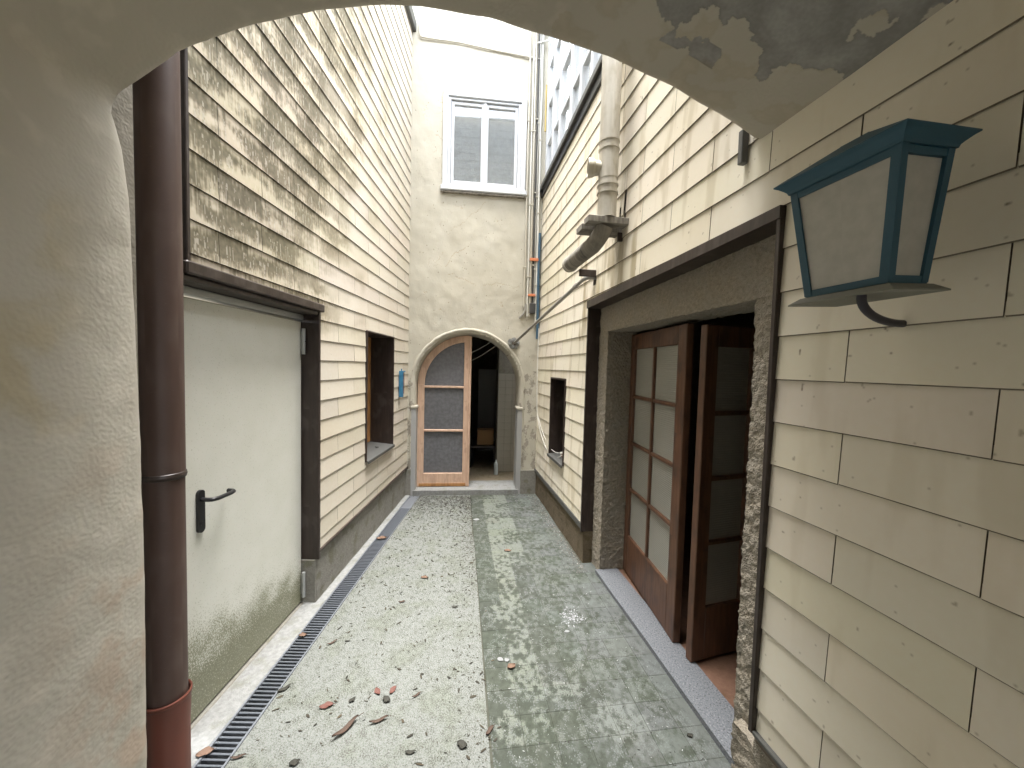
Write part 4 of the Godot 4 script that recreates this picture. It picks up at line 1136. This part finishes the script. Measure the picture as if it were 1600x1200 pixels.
		b.quad(Vector3(c1.x * 0.114, l1b[0], oc + c1.y * 0.080), Vector3(c2.x * 0.114, l1b[0], oc + c2.y * 0.080), Vector3(c2.x * 0.114, l1b[0] - 0.003, oc + c2.y * 0.080), Vector3(c1.x * 0.114, l1b[0] - 0.003, oc + c1.y * 0.080), Vector3(c1.x + c2.x, 0, c1.y + c2.y))
	part(t, "base_plate", b, M.lantern_base)
	b = MB.new()
	var arm := []
	for k in 13:
		var a := PI / 2 * k / 12.0
		arm.append(Vector3(-0.008 - 0.022 * k / 12.0, yb - 0.008 - 0.068 * sin(a), oc - 0.015 - (oc - 0.01) * (1.0 - cos(a))))
	b.tube(arm, 0.0095, 12)
	part(t, "arm", b, M.lantern_arm)
	# flue and its wooden bracket
	t = thing("flue_pipe", "weathered pale flue pipe with a side cap rising above a wooden bracket", "pipe", R_F * Transform3D(Basis.IDENTITY, Vector3(2.33, 2.645, 0.13)))
	b = MB.new(); b.lathe(Vector3.ZERO, Vector3.UP, [Vector2(0, 0.0), Vector2(0, 0.062), Vector2(0.25, 0.062), Vector2(0.25, 0.064), Vector2(3.6, 0.064)], 28)
	part(t, "pipe", b, M.flue_metal)
	for y in [0.16, 0.21, 0.44, 0.49]:
		b = MB.new(); b.lathe(Vector3(0, y, 0), Vector3.UP, [Vector2(-0.007, 0.063), Vector2(-0.005, 0.069), Vector2(0.005, 0.069), Vector2(0.007, 0.063)], 28)
		part(t, "collar", b, M.flue_metal)
	b = MB.new()
	var cd := Vector3(-0.25, 0.02, 0.97).normalized()
	b.lathe(Vector3(0, 0.325, 0), cd, [Vector2(0.03, 0.040), Vector2(0.085, 0.047), Vector2(0.10, 0.056), Vector2(0.128, 0.060), Vector2(0.134, 0.060), Vector2(0.134, 0.050), Vector2(0.115, 0.046), Vector2(0.115, 0.018), Vector2(0.10, 0.016), Vector2(0.10, 0.0)], 24)
	part(t, "side_cap", b, M.flue_metal)
	bar(t, "batten", M.grey_timber, -0.13, -0.085, 0.0, 3.3, -0.03, 0.0, 0.004)
	t = thing("flue_bracket", "two weathered grey planks jutting from the shingles to carry the pale flue", "bracket", R_F * Transform3D(Basis.IDENTITY, Vector3(2.33, 2.58, 0.0)))
	bar(t, "plank", M.grey_timber, -0.03, 0.055, 0.018, 0.062, -0.01, 0.275, 0.004)
	bar(t, "plank", M.grey_timber, -0.15, -0.04, -0.002, 0.040, -0.01, 0.285, 0.004)
	bar(t, "strut", M.dark_trim, -0.05, -0.03, -0.06, -0.003, -0.01, 0.03, 0.002)
	t = thing("flue_elbow", "short stained pipe end lying along the shingles below the wooden bracket", "pipe", R_F * Transform3D(Basis.IDENTITY, Vector3(1.75, 2.49, 0.19)))
	b = MB.new(); b.lathe(Vector3.ZERO, Vector3(1, 0, 0), [Vector2(0.01, 0.0), Vector2(0.01, 0.050), Vector2(0.0, 0.050), Vector2(0.0, 0.058), Vector2(0.42, 0.058)], 28)
	b.tube([Vector3(0.42, 0, 0), Vector3(0.47, 0.006, -0.008), Vector3(0.52, 0.028, -0.02), Vector3(0.555, 0.062, -0.035), Vector3(0.575, 0.11, -0.05)], 0.058, 24)
	part(t, "pipe", b, M.grey_timber)
	b = MB.new(); b.lathe(Vector3(0.045, 0, 0), Vector3(1, 0, 0), [Vector2(-0.012, 0.058), Vector2(-0.01, 0.064), Vector2(0.01, 0.064), Vector2(0.012, 0.058)], 28)
	part(t, "collar", b, M.flue_metal)
	b = MB.new(); b.bx(0.10, 0.118, -0.11, -0.055, -0.19, -0.05, 0.003)
	part(t, "bracket", b, M.dark_trim)
	# pipe that crosses the corner from the shingles to the hole in the plaster
	var hole := B_F * Vector3(1.319, 1.955, -0.03)
	var h1 := R_F * Vector3(1.831, 2.385, -0.05); var h2 := R_F * Vector3(1.822, 2.385, 0.07)
	t = thing("corner_pipe", "grey metal pipe slanting from the shingles down into a hole in the plaster", "pipe", Transform3D(Basis.IDENTITY, Vector3.ZERO))
	b = MB.new(); b.tube(arc([h1, h2, hole], 0.06, 6), 0.0165, 12)
	part(t, "pipe", b, M.pipe_metal)
	var dirp := (hole - h2).normalized()
	b = MB.new(); b.tube([h2 + dirp * 0.16, h2 + dirp * 0.20], 0.022, 12)
	part(t, "coupling", b, M.pipe_metal)
	t = thing("mortar_patch", "crumbling round mortar patch where the grey pipe enters the plaster wall", "patch", B_F * Transform3D(Basis.IDENTITY, Vector3(1.318, 1.955, 0.0)))
	rng.seed = 66
	var ringp := PackedVector2Array()
	for k in 18: ringp.append(Vector2(cos(TAU * k / 18.0), sin(TAU * k / 18.0)) * rng.randf_range(0.062, 0.085))
	b = MB.new(); b.prism(ringp, -0.01, 0.014)
	part(t, "mortar", b, M.concrete_pale)
	for k in 6:
		var ca := TAU * k / 6.0 + rng.randf_range(-0.3, 0.3)
		var cp := Vector3(cos(ca) * 0.048, sin(ca) * 0.048, 0.010)
		b = MB.new(); b.rough(cp.x - 0.016, cp.x + 0.016, cp.y - 0.013, cp.y + 0.013, cp.z - 0.01, cp.z + 0.014, 0.006, 0.006, noise(262 + k, 0.3, 2), 0.5)
		part(t, "lump", b, M.concrete_pale)
	b = MB.new(); b.lathe(Vector3(0, 0, 0.0145), Vector3(0, 0, 1), [Vector2(0, 0.026), Vector2(0.001, 0.024), Vector2(0.001, 0.0)], 18)
	part(t, "hole", b, M.backing_brown)  # flat disc; its dark colour stands in for the shade inside the hole
	# conduits in the corner
	var cs := [[1.432, 0.0120, "beige_pvc", 2.42, 6.55, "beige conduit on the plaster, the one farthest from the corner"], [1.475, 0.0095, "white_cable", 2.30, 5.62, "conduit bending over at its top beside the gallery windows"], [1.505, 0.013, "beige_pvc", 2.30, 6.55, "beige conduit third from the window on the plaster"], [1.538, 0.008, "dark_cable", 2.45, 6.55, "thin dark cable running up among the conduits"], [1.560, 0.010, "grey_pvc", 2.40, 6.55, "grey conduit in the middle of the corner bundle"], [1.585, 0.012, "white_cable", 2.2, 6.55, "white conduit next to the blue hose in the corner"]]
	rng.seed = 31
	for k in cs.size():
		var c = cs[k]
		t = thing("conduit", c[5], "conduit", B_F * Transform3D(Basis.IDENTITY, Vector3(c[0], c[3], 0.025)), "conduits in the far corner")
		var pts := []
		var n := 16
		for q in n + 1: pts.append(Vector3(rng.randf_range(-0.003, 0.003), (c[4] - c[3]) * q / n, rng.randf_range(-0.002, 0.002)))
		if k == 1: pts.append(pts[-1] + Vector3(0.05, 0.045, 0.0)); pts.append(pts[-1] + Vector3(0.14, 0.0, 0.06))
		b = MB.new(); b.tube(pts, c[1], 10)
		part(t, "tube", b, M[c[2]])
		for y in [0.5, 1.4, 2.3]:
			b = MB.new(); b.bx(-c[1] - 0.006, c[1] + 0.006, y - 0.008, y + 0.008, -0.03, c[1] + 0.003, 0.002)
			part(t, "clip", b, M.beige_pvc)
	b = MB.new()
	b.tube(arc([B_F * Vector3(1.455, 2.46, 0.03), B_F * Vector3(1.45, 2.36, 0.03), B_F * Vector3(1.395, 2.29, 0.01), B_F * Vector3(1.37, 2.28, -0.03)], 0.04, 5), 0.014, 10)
	one("pipe_bend", "dark pipe bend dipping into the plaster below the conduits", "pipe", b, M.grey_pvc)
	b = MB.new(); b.bx(1.50, 1.58, 2.34, 2.47, 0.0, 0.05, 0.006)
	one("junction_box", "small black junction box at the foot of the conduit bundle", "box", b, M.dark_cable, B_F)
	b = MB.new(); b.bx(1.49, 1.60, 3.00, 3.035, 0.03, 0.05, 0.003)
	one("cable_clamp", "orange clamp across the conduits, the upper one", "clamp", b, M.orange_clip, B_F)
	b = MB.new(); b.bx(1.48, 1.575, 2.555, 2.585, 0.03, 0.05, 0.003)
	one("cable_clamp", "orange clamp across the conduits, just above the black box", "clamp", b, M.orange_clip, B_F)
	b = MB.new(); b.tube([R_F * Vector3(0.035, 3.35, 0.03), R_F * Vector3(0.03, 2.9, 0.035), R_F * Vector3(0.04, 2.4, 0.03), R_F * Vector3(0.04, 2.02, 0.03)], 0.017, 12)
	one("blue_hose", "dark blue hose hanging in the corner beside the conduits", "hose", b, M.blue_hose)
	b = MB.new(); b.tube([R_F * Vector3(0.12, 5.1, 0.02), R_F * Vector3(0.12, 4.55, 0.02)], 0.011, 10)
	one("yellow_pipe", "yellow gas pipe stub beside the gallery windows", "pipe", b, M.yellow_tape)
	b = MB.new(); b.tube(arc([B_F * Vector3(0.085, 6.55, 0.02), B_F * Vector3(0.09, 5.575, 0.02), B_F * Vector3(0.55, 5.565, 0.02), B_F * Vector3(1.0, 5.52, 0.02), B_F * Vector3(1.60, 5.475, 0.02)], 0.04, 5), 0.011, 10)
	one("wall_cable", "cable running down and across the plaster above the white window", "cable", b, M.beige_pvc)
	# white cables hanging to the small window
	var gp := "white cables hanging to the small window"
	for k in 2:
		b = MB.new()
		var pts := wire(R_F * Vector3(0.075 + 0.05 * k, 2.15, 0.022), R_F * Vector3(0.12 + 0.06 * k, 1.12 - 0.1 * k, 0.03), R_F.basis * Vector3(0.012 - 0.03 * k, 0, 0.01))
		pts.append_array(wire(R_F * Vector3(0.12 + 0.06 * k, 1.11 - 0.1 * k, 0.03), R_F * Vector3(0.90 + 0.1 * k, 0.745, -0.04), Vector3(0, -0.14 - 0.05 * k, 0)).slice(1))
		b.tube(pts, 0.0036, 8)
		one("hanging_cable", ["white cable nearest the plaster, drooping onto the small window's sill", "white cable farther from the plaster, drooping onto the small window's sill"][k], "cable", b, M.white_cable, Transform3D.IDENTITY, gp)
	t = thing("cable_socket", "white and brown cable fitting lying on the small window's sill", "socket", R_F * Transform3D(Basis.IDENTITY.rotated(Vector3.UP, 0.5), Vector3(0.98, 0.712, -0.09)))
	b = MB.new(); b.box(Vector3(0, 0.06, 0), Vector3(0.12, 0.02, 0.07), 0.004, Basis(Vector3(0, 0, 1), 0.35)); part(t, "plate", b, M.white_cable)
	b = MB.new(); b.box(Vector3(0.01, 0.022, 0), Vector3(0.10, 0.04, 0.06), 0.005); part(t, "body", b, M.rust)
	# blue bracket on the left wall
	t = thing("sign_bracket", "small blue metal frame with a rusty strip fixed to the shingles beyond the recessed window", "bracket", L_F * Transform3D(Basis.IDENTITY, Vector3(4.24, 1.275, 0.0)))
	bar(t, "post", M.blue_paint, 0.0, 0.035, 0.0, 0.30, 0.006, 0.05, 0.003)
	bar(t, "arm", M.blue_paint, 0.035, 0.16, 0.285, 0.30, 0.01, 0.035, 0.002)
	bar(t, "strip", M.rust, 0.12, 0.16, 0.03, 0.284, 0.008, 0.022, 0.002)
	b = MB.new(); b.tube([Vector3(0.017, 0.30, 0.03), Vector3(0.017, 0.325, 0.03)], 0.006, 8); part(t, "pin", b, M.blue_paint)
	# behind the arched door
	t = thing("low_table", "low dark table in the gloom behind the arched door", "table", B_F * Transform3D(Basis.IDENTITY, Vector3(0.98, 0.05, -1.25)))
	bar(t, "top", M.dark_trim, -0.22, 0.24, 0.32, 0.345, -0.2, 0.2, 0.004)
	for q in [[-0.2, -0.18], [0.2, -0.18], [-0.2, 0.16], [0.2, 0.16]]: bar(t, "leg", M.dark_trim, q[0] - 0.016, q[0] + 0.016, 0, 0.32, q[1] - 0.016, q[1] + 0.016, 0.003)
	t = thing("cardboard_box", "brown box standing on the low dark table behind the arched door", "box", B_F * Transform3D(Basis.IDENTITY, Vector3(1.02, 0.397, -1.25)))
	bar(t, "side", M.cardboard, -0.12, 0.14, 0, 0.24, -0.1, 0.1, 0.004)
	bar(t, "flap", M.cardboard, -0.12, 0.14, 0.242, 0.246, 0.02, 0.16, 0.001)
	b = MB.new()
	b.lathe(Vector3.ZERO, Vector3.UP, [Vector2(0, 0.0), Vector2(0, 0.03), Vector2(0.15, 0.031), Vector2(0.175, 0.022), Vector2(0.19, 0.012), Vector2(0.215, 0.012), Vector2(0.217, 0.0)], 18)
	one("bottle", "pale bottle standing on the floor inside the arched doorway", "bottle", b, M.bottle, B_F * Transform3D(Basis.IDENTITY, Vector3(1.175, 0.051, -0.70)))
	t = thing("black_sack", "black bag slumped on the floor behind the arched door leaf", "bag", B_F * Transform3D(Basis.IDENTITY, Vector3(0.72, 0.05, -1.15)))
	b = MB.new(); b.lathe(Vector3.ZERO, Vector3.UP, [Vector2(0, 0.0), Vector2(0.0, 0.1), Vector2(0.1, 0.14), Vector2(0.35, 0.12), Vector2(0.52, 0.07), Vector2(0.60, 0.02), Vector2(0.64, 0.04), Vector2(0.65, 0.0)], 14)
	part(t, "body", b, M.black_plastic)
	b = MB.new(); b.tube([Vector3(-0.03, 0.6, 0.02), Vector3(0.03, 0.6, 0.02)], 0.012, 8); part(t, "tie", b, M.white_cable)
	for k in 2:
		b = MB.new(); b.tube(wire(B_F * Vector3(0.62, 1.66 + 0.12 * k, -0.55), B_F * Vector3(1.12, 1.95 + 0.10 * k, -0.40), Vector3(0, -0.03, 0)), 0.004, 8)
		one("inside_cable", ["white cable strung inside the arched doorway, the lower one", "white cable strung inside the arched doorway, the upper one"][k], "cable", b, M.white_cable)

# ---------------------------------------------------------------- fallen leaves and grit
func leaf_mesh(ln: float, wd: float, curl: float, sd: int) -> ArrayMesh:
	var r := RandomNumberGenerator.new(); r.seed = sd
	var b := MB.new()
	var nu := 6; var nv := 4
	var jag := []
	for k in nu + 1: jag.append(r.randf_range(0.8, 1.15))
	for side in [0.0, -0.0012]:
		b.grid(nu, nv, func(i, j):
			var u := float(i) / nu; var w := float(j) / nv * 2.0 - 1.0
			var half: float = wd * 0.5 * pow(sin(PI * clamp(u * 0.94 + 0.03, 0, 1)), 0.8) * jag[i]
			return [Vector3((u - 0.5) * ln, 0.003 + side + curl * (w * w) * wd * 0.5 + curl * 0.35 * ln * pow(u - 0.5, 2.0) * 2.0 + 0.002 * sin(u * 9.0 + sd), w * half + 0.04 * ln * sin(u * 4.0 + sd)), Vector2(u, w)], Vector3.UP if side == 0.0 else Vector3.DOWN)
	b.tube([Vector3(ln * 0.46, 0.004 + curl * 0.17 * ln, 0), Vector3(ln * 0.66, 0.006 + curl * 0.2 * ln, 0.004)], 0.0009, 5)
	return b.mesh()

func px(u: float, v: float, y := 0.0) -> Vector3:    # where on the paving a leaf lies, measured from the photograph
	var p := deg_to_rad(2.6); var r := deg_to_rad(1.45)
	var fw := Vector3(0, -sin(p), -cos(p)); var up := Vector3(1, 0, 0).cross(fw)
	var rt := Vector3(1, 0, 0) * cos(r) + up * sin(r); var upr := rt.cross(fw)
	var d := rt * (u - 800.0) / 580.0 - upr * (v - 600.0) / 580.0 + fw
	return Vector3(0, 1.65, 0) + d * ((y - 1.65) / d.y)

func litter() -> void:
	rng.seed = 404
	var kinds := {
		"red": [leaf_mesh(0.055, 0.036, 0.35, 1), leaf_mesh(0.062, 0.034, 0.2, 2)],
		"tan": [leaf_mesh(0.060, 0.040, 0.25, 3), leaf_mesh(0.05, 0.036, 0.4, 4)],
		"dark": [leaf_mesh(0.040, 0.026, 0.3, 5), leaf_mesh(0.05, 0.018, 0.2, 6)],
		"brown": [leaf_mesh(0.085, 0.016, 0.5, 7), leaf_mesh(0.055, 0.02, 0.35, 8)]}
	var spots := [
		[510, 1104, "red", 0.3, 1.0, "flat reddish oval leaf on the washed concrete, the largest red one"],
		[590, 1081, "red", 2.2, 0.8, "curled reddish leaf left of its twin on the washed concrete"],
		[614, 1079, "red", 1.2, 0.8, "curled reddish leaf right of its twin on the washed concrete"],
		[651, 1087, "brown", 0.6, 0.6, "small brown leaf scrap right of the pair of reddish leaves"],
		[444, 1077, "dark", 0.8, 1.2, "dark crumpled leaf beside the drain grate"],
		[604, 1094, "dark", -0.4, 1.1, "dark green oval leaf just below the pair of reddish leaves"],
		[550, 1095, "dark", 1.0, 0.8, "black leaf scrap between the oval red leaf and the reddish pair"],
		[540, 1140, "brown", 0.9, 1.5, "long dark brown twisted leaf on the washed concrete"],
		[592, 1127, "brown", 0.35, 1.0, "thin brown curled leaf right of the long twisted one"],
		[765, 1143, "brown", 0.9, 1.0, "brown curled leaf at the edge of the tiles near the viewer"],
		[722, 1165, "dark", -0.3, 1.2, "dark leaf near the tile edge at the front of the court"],
		[641, 1176, "dark", 0.1, 0.9, "round black leaf scrap on the concrete at the front"],
		[460, 1193, "dark", 0.4, 1.0, "dark leaf pair at the very front near the drain"],
		[372, 1184, "brown", 0.2, 0.7, "brown leaf at the front beside the drain rail"],
		[519, 1005, "brown", 0.7, 0.7, "brown pointed leaf midway along the drain"],
		[543, 1002, "dark", 0.1, 0.6, "small black leaf beside the brown pointed one midway along the drain"],
		[473, 994, "tan", 0.2, 0.9, "pale tan leaf lying on the drain grate midway along it"],
		[320, 1178, "tan", 0.5, 1.0, "pale tan leaf on the drain grate nearest the viewer"],
		[596, 842, "tan", 0.3, 1.5, "orange tan leaf on the far stretch of the drain grate"],
		[663, 903, "tan", 0.0, 0.9, "tan leaf lying on the concrete halfway down the court"],
		[628, 941, "brown", 0.2, 0.8, "brown leaf on the concrete left of the halfway point"],
		[711, 949, "dark", 0.3, 0.9, "dark crumpled leaf on the concrete before the tile edge"],
		[793, 861, "tan", 0.0, 1.0, "orange tan leaf on the tiles toward the arched door"],
		[799, 1043, "tan", 0.6, 1.0, "yellowish leaf on the tiles beside two pale splashes"],
		[1078, 1150, "dark", 0.2, 0.7, "dark leaf on the tiles beside the granite step"],
		[1004, 858, "dark", 0.2, 0.1, ""]]
	for s in spots:
		if s[5] == "": continue
		var ms: Array = kinds[s[2]]
		one("fallen_leaf", s[5], "leaf", ms[rng.randi() % ms.size()], M["leaf_" + s[2]], Transform3D(Basis(Vector3.UP, s[3]).scaled(Vector3.ONE * s[4]), px(s[0], s[1], 0.001) + Vector3.UP * 0.001), "fallen leaves on the paving")
	var sl := [[3.42, -0.10, "dark"], [3.60, -0.16, "brown"], [3.80, -0.08, "dark"]]
	for k in 3:
		one("fallen_leaf", ["dark leaf at the near end of the recessed window's sill", "brown leaf in the middle of the recessed window's sill", "dark leaf at the far end of the recessed window's sill"][k], "leaf", kinds[sl[k][2]][k % 2], M["leaf_" + sl[k][2]], L_F * Transform3D(Basis(Vector3.UP, 0.7 * k), Vector3(sl[k][0], 0.777 - sl[k][1] * 0.097, sl[k][1])), "fallen leaves on the window sill")
	# pale splashes of plaster on the tiles
	var flakes := [[782, 1031, 0.020, "white plaster flake on the tiles, left of the pair"], [860 - 79, 1031, 0.0, ""], [886, 987, 0.020, "white plaster flake on the tiles near the granite step"], [744, 812, 0.036, "white paper scrap on the far tiles"], [792, 1032, 0.018, "white plaster flake on the tiles, right of the pair"]]
	for s in flakes:
		if s[3] == "": continue
		var b := MB.new()
		var poly := PackedVector2Array()
		for k in 9: poly.append(Vector2(cos(TAU * k / 9.0), sin(TAU * k / 9.0) * 0.8) * s[2] * rng.randf_range(0.6, 1.1))
		b.prism(poly, 0.0, 0.0025)
		one("plaster_flake", s[3], "flake", b, M.chip_white, Transform3D(Basis(Vector3(1, 0, 0), -PI / 2), px(s[0], s[1], 0.001) + Vector3.UP * 0.002), "plaster flakes on the tiles")
	# grit and leaf crumbs nobody could count
	var m := MB.new()
	var poly2 := PackedVector2Array([Vector2(-1, -0.25), Vector2(-0.2, -0.5), Vector2(0.8, -0.3), Vector2(1, 0.15), Vector2(0.2, 0.45), Vector2(-0.7, 0.4)])
	m.prism(poly2, -0.05, 0.09)
	var mesh := m.mesh()
	var mm := MultiMesh.new(); mm.transform_format = MultiMesh.TRANSFORM_3D; mm.use_colors = true; mm.mesh = mesh
	var list := []
	for k in 5200:
		var dep := 1.15 + 3.5 * pow(rng.randf(), 0.62)
		var x := rng.randf_range(-1.12, edge_x(dep))
		if rng.randf() < 0.35: x = edge_x(dep) - abs(rng.randfn(0, 0.10))
		if dep < 2.6 and rng.randf() < 0.60: continue
		var c := Color(0.022, 0.02, 0.015).lerp(Color(0.06, 0.05, 0.03), rng.randf())
		list.append([Vector3(x, 0.002, -dep), rng.randf_range(0.0022, 0.0055) * (2.2 if rng.randf() < 0.05 else 1.0), c])
	for k in 230:
		var dep := 1.2 + 3.3 * rng.randf()
		list.append([Vector3(rng.randf_range(-1.12, edge_x(dep) + 0.05), 0.003, -dep), rng.randf_range(0.004, 0.012), Color(0.022, 0.021, 0.015).lerp(Color(0.08, 0.06, 0.035), rng.randf() * rng.randf())])
	for k in 1300:
		var dep := 1.15 + 3.5 * rng.randf()
		var x := edge_x(dep) + pow(rng.randf(), 0.8) * (1.14 - 0.172 * dep - edge_x(dep))
		var wh := rng.randf() < 0.22
		list.append([Vector3(x, 0.003, -dep), rng.randf_range(0.0018, 0.0042), Color(0.36, 0.37, 0.36) if wh else Color(0.025, 0.023, 0.018)])
	for k in 130:       # crumbled whitewash on the tiles
		var cp := px(893 + rng.randfn(0, 9), 962 + rng.randfn(0, 7), 0.002)
		list.append([cp, rng.randf_range(0.002, 0.007), Color(0.34, 0.34, 0.36)])
	for k in 1500:
		var dep = 4.62 - abs(rng.randfn(0, 0.35))
		list.append([Vector3(rng.randf_range(-1.12, edge_x(dep) + 0.02), 0.002, -dep), rng.randf_range(0.003, 0.0075), Color(0.02, 0.018, 0.014)])
	for k in 700:       # gathered along the foot of the wall on the right
		var s := rng.randf_range(0.05, 1.9)
		list.append([R_F * Vector3(s, 0.003, abs(rng.randfn(0.01, 0.05)) + 0.004), rng.randf_range(0.0025, 0.006), Color(0.10, 0.075, 0.06).lerp(Color(0.5, 0.48, 0.46), rng.randf() if rng.randf() < 0.4 else 0.1)])
	for k in 260:
		list.append([B_F * Vector3(rng.randf_range(0.05, 1.6), 0.003, 0.045 + abs(rng.randfn(0, 0.05))), rng.randf_range(0.003, 0.007), Color(0.05, 0.04, 0.03)])
	mm.instance_count = list.size()
	for k in list.size():
		var e = list[k]
		var bs := Basis(Vector3.UP, rng.randf() * TAU) * Basis(Vector3(1, 0, 0), -PI / 2 + rng.randf_range(-0.3, 0.3))
		mm.set_instance_transform(k, Transform3D(bs * Basis.from_scale(Vector3(rng.randf_range(0.8, 1.7), rng.randf_range(0.5, 1.2), 1.0) * e[1]), e[0]))
		mm.set_instance_color(k, e[2])
	var mi := MultiMeshInstance3D.new()
	mi.name = "grit"; mi.multimesh = mm; mi.material_override = M.debris
	mi.set_meta("kind", "stuff"); mi.set_meta("label", "dark leaf crumbs and grit strewn over the paving"); mi.set_meta("category", "grit")
	add_child(mi)
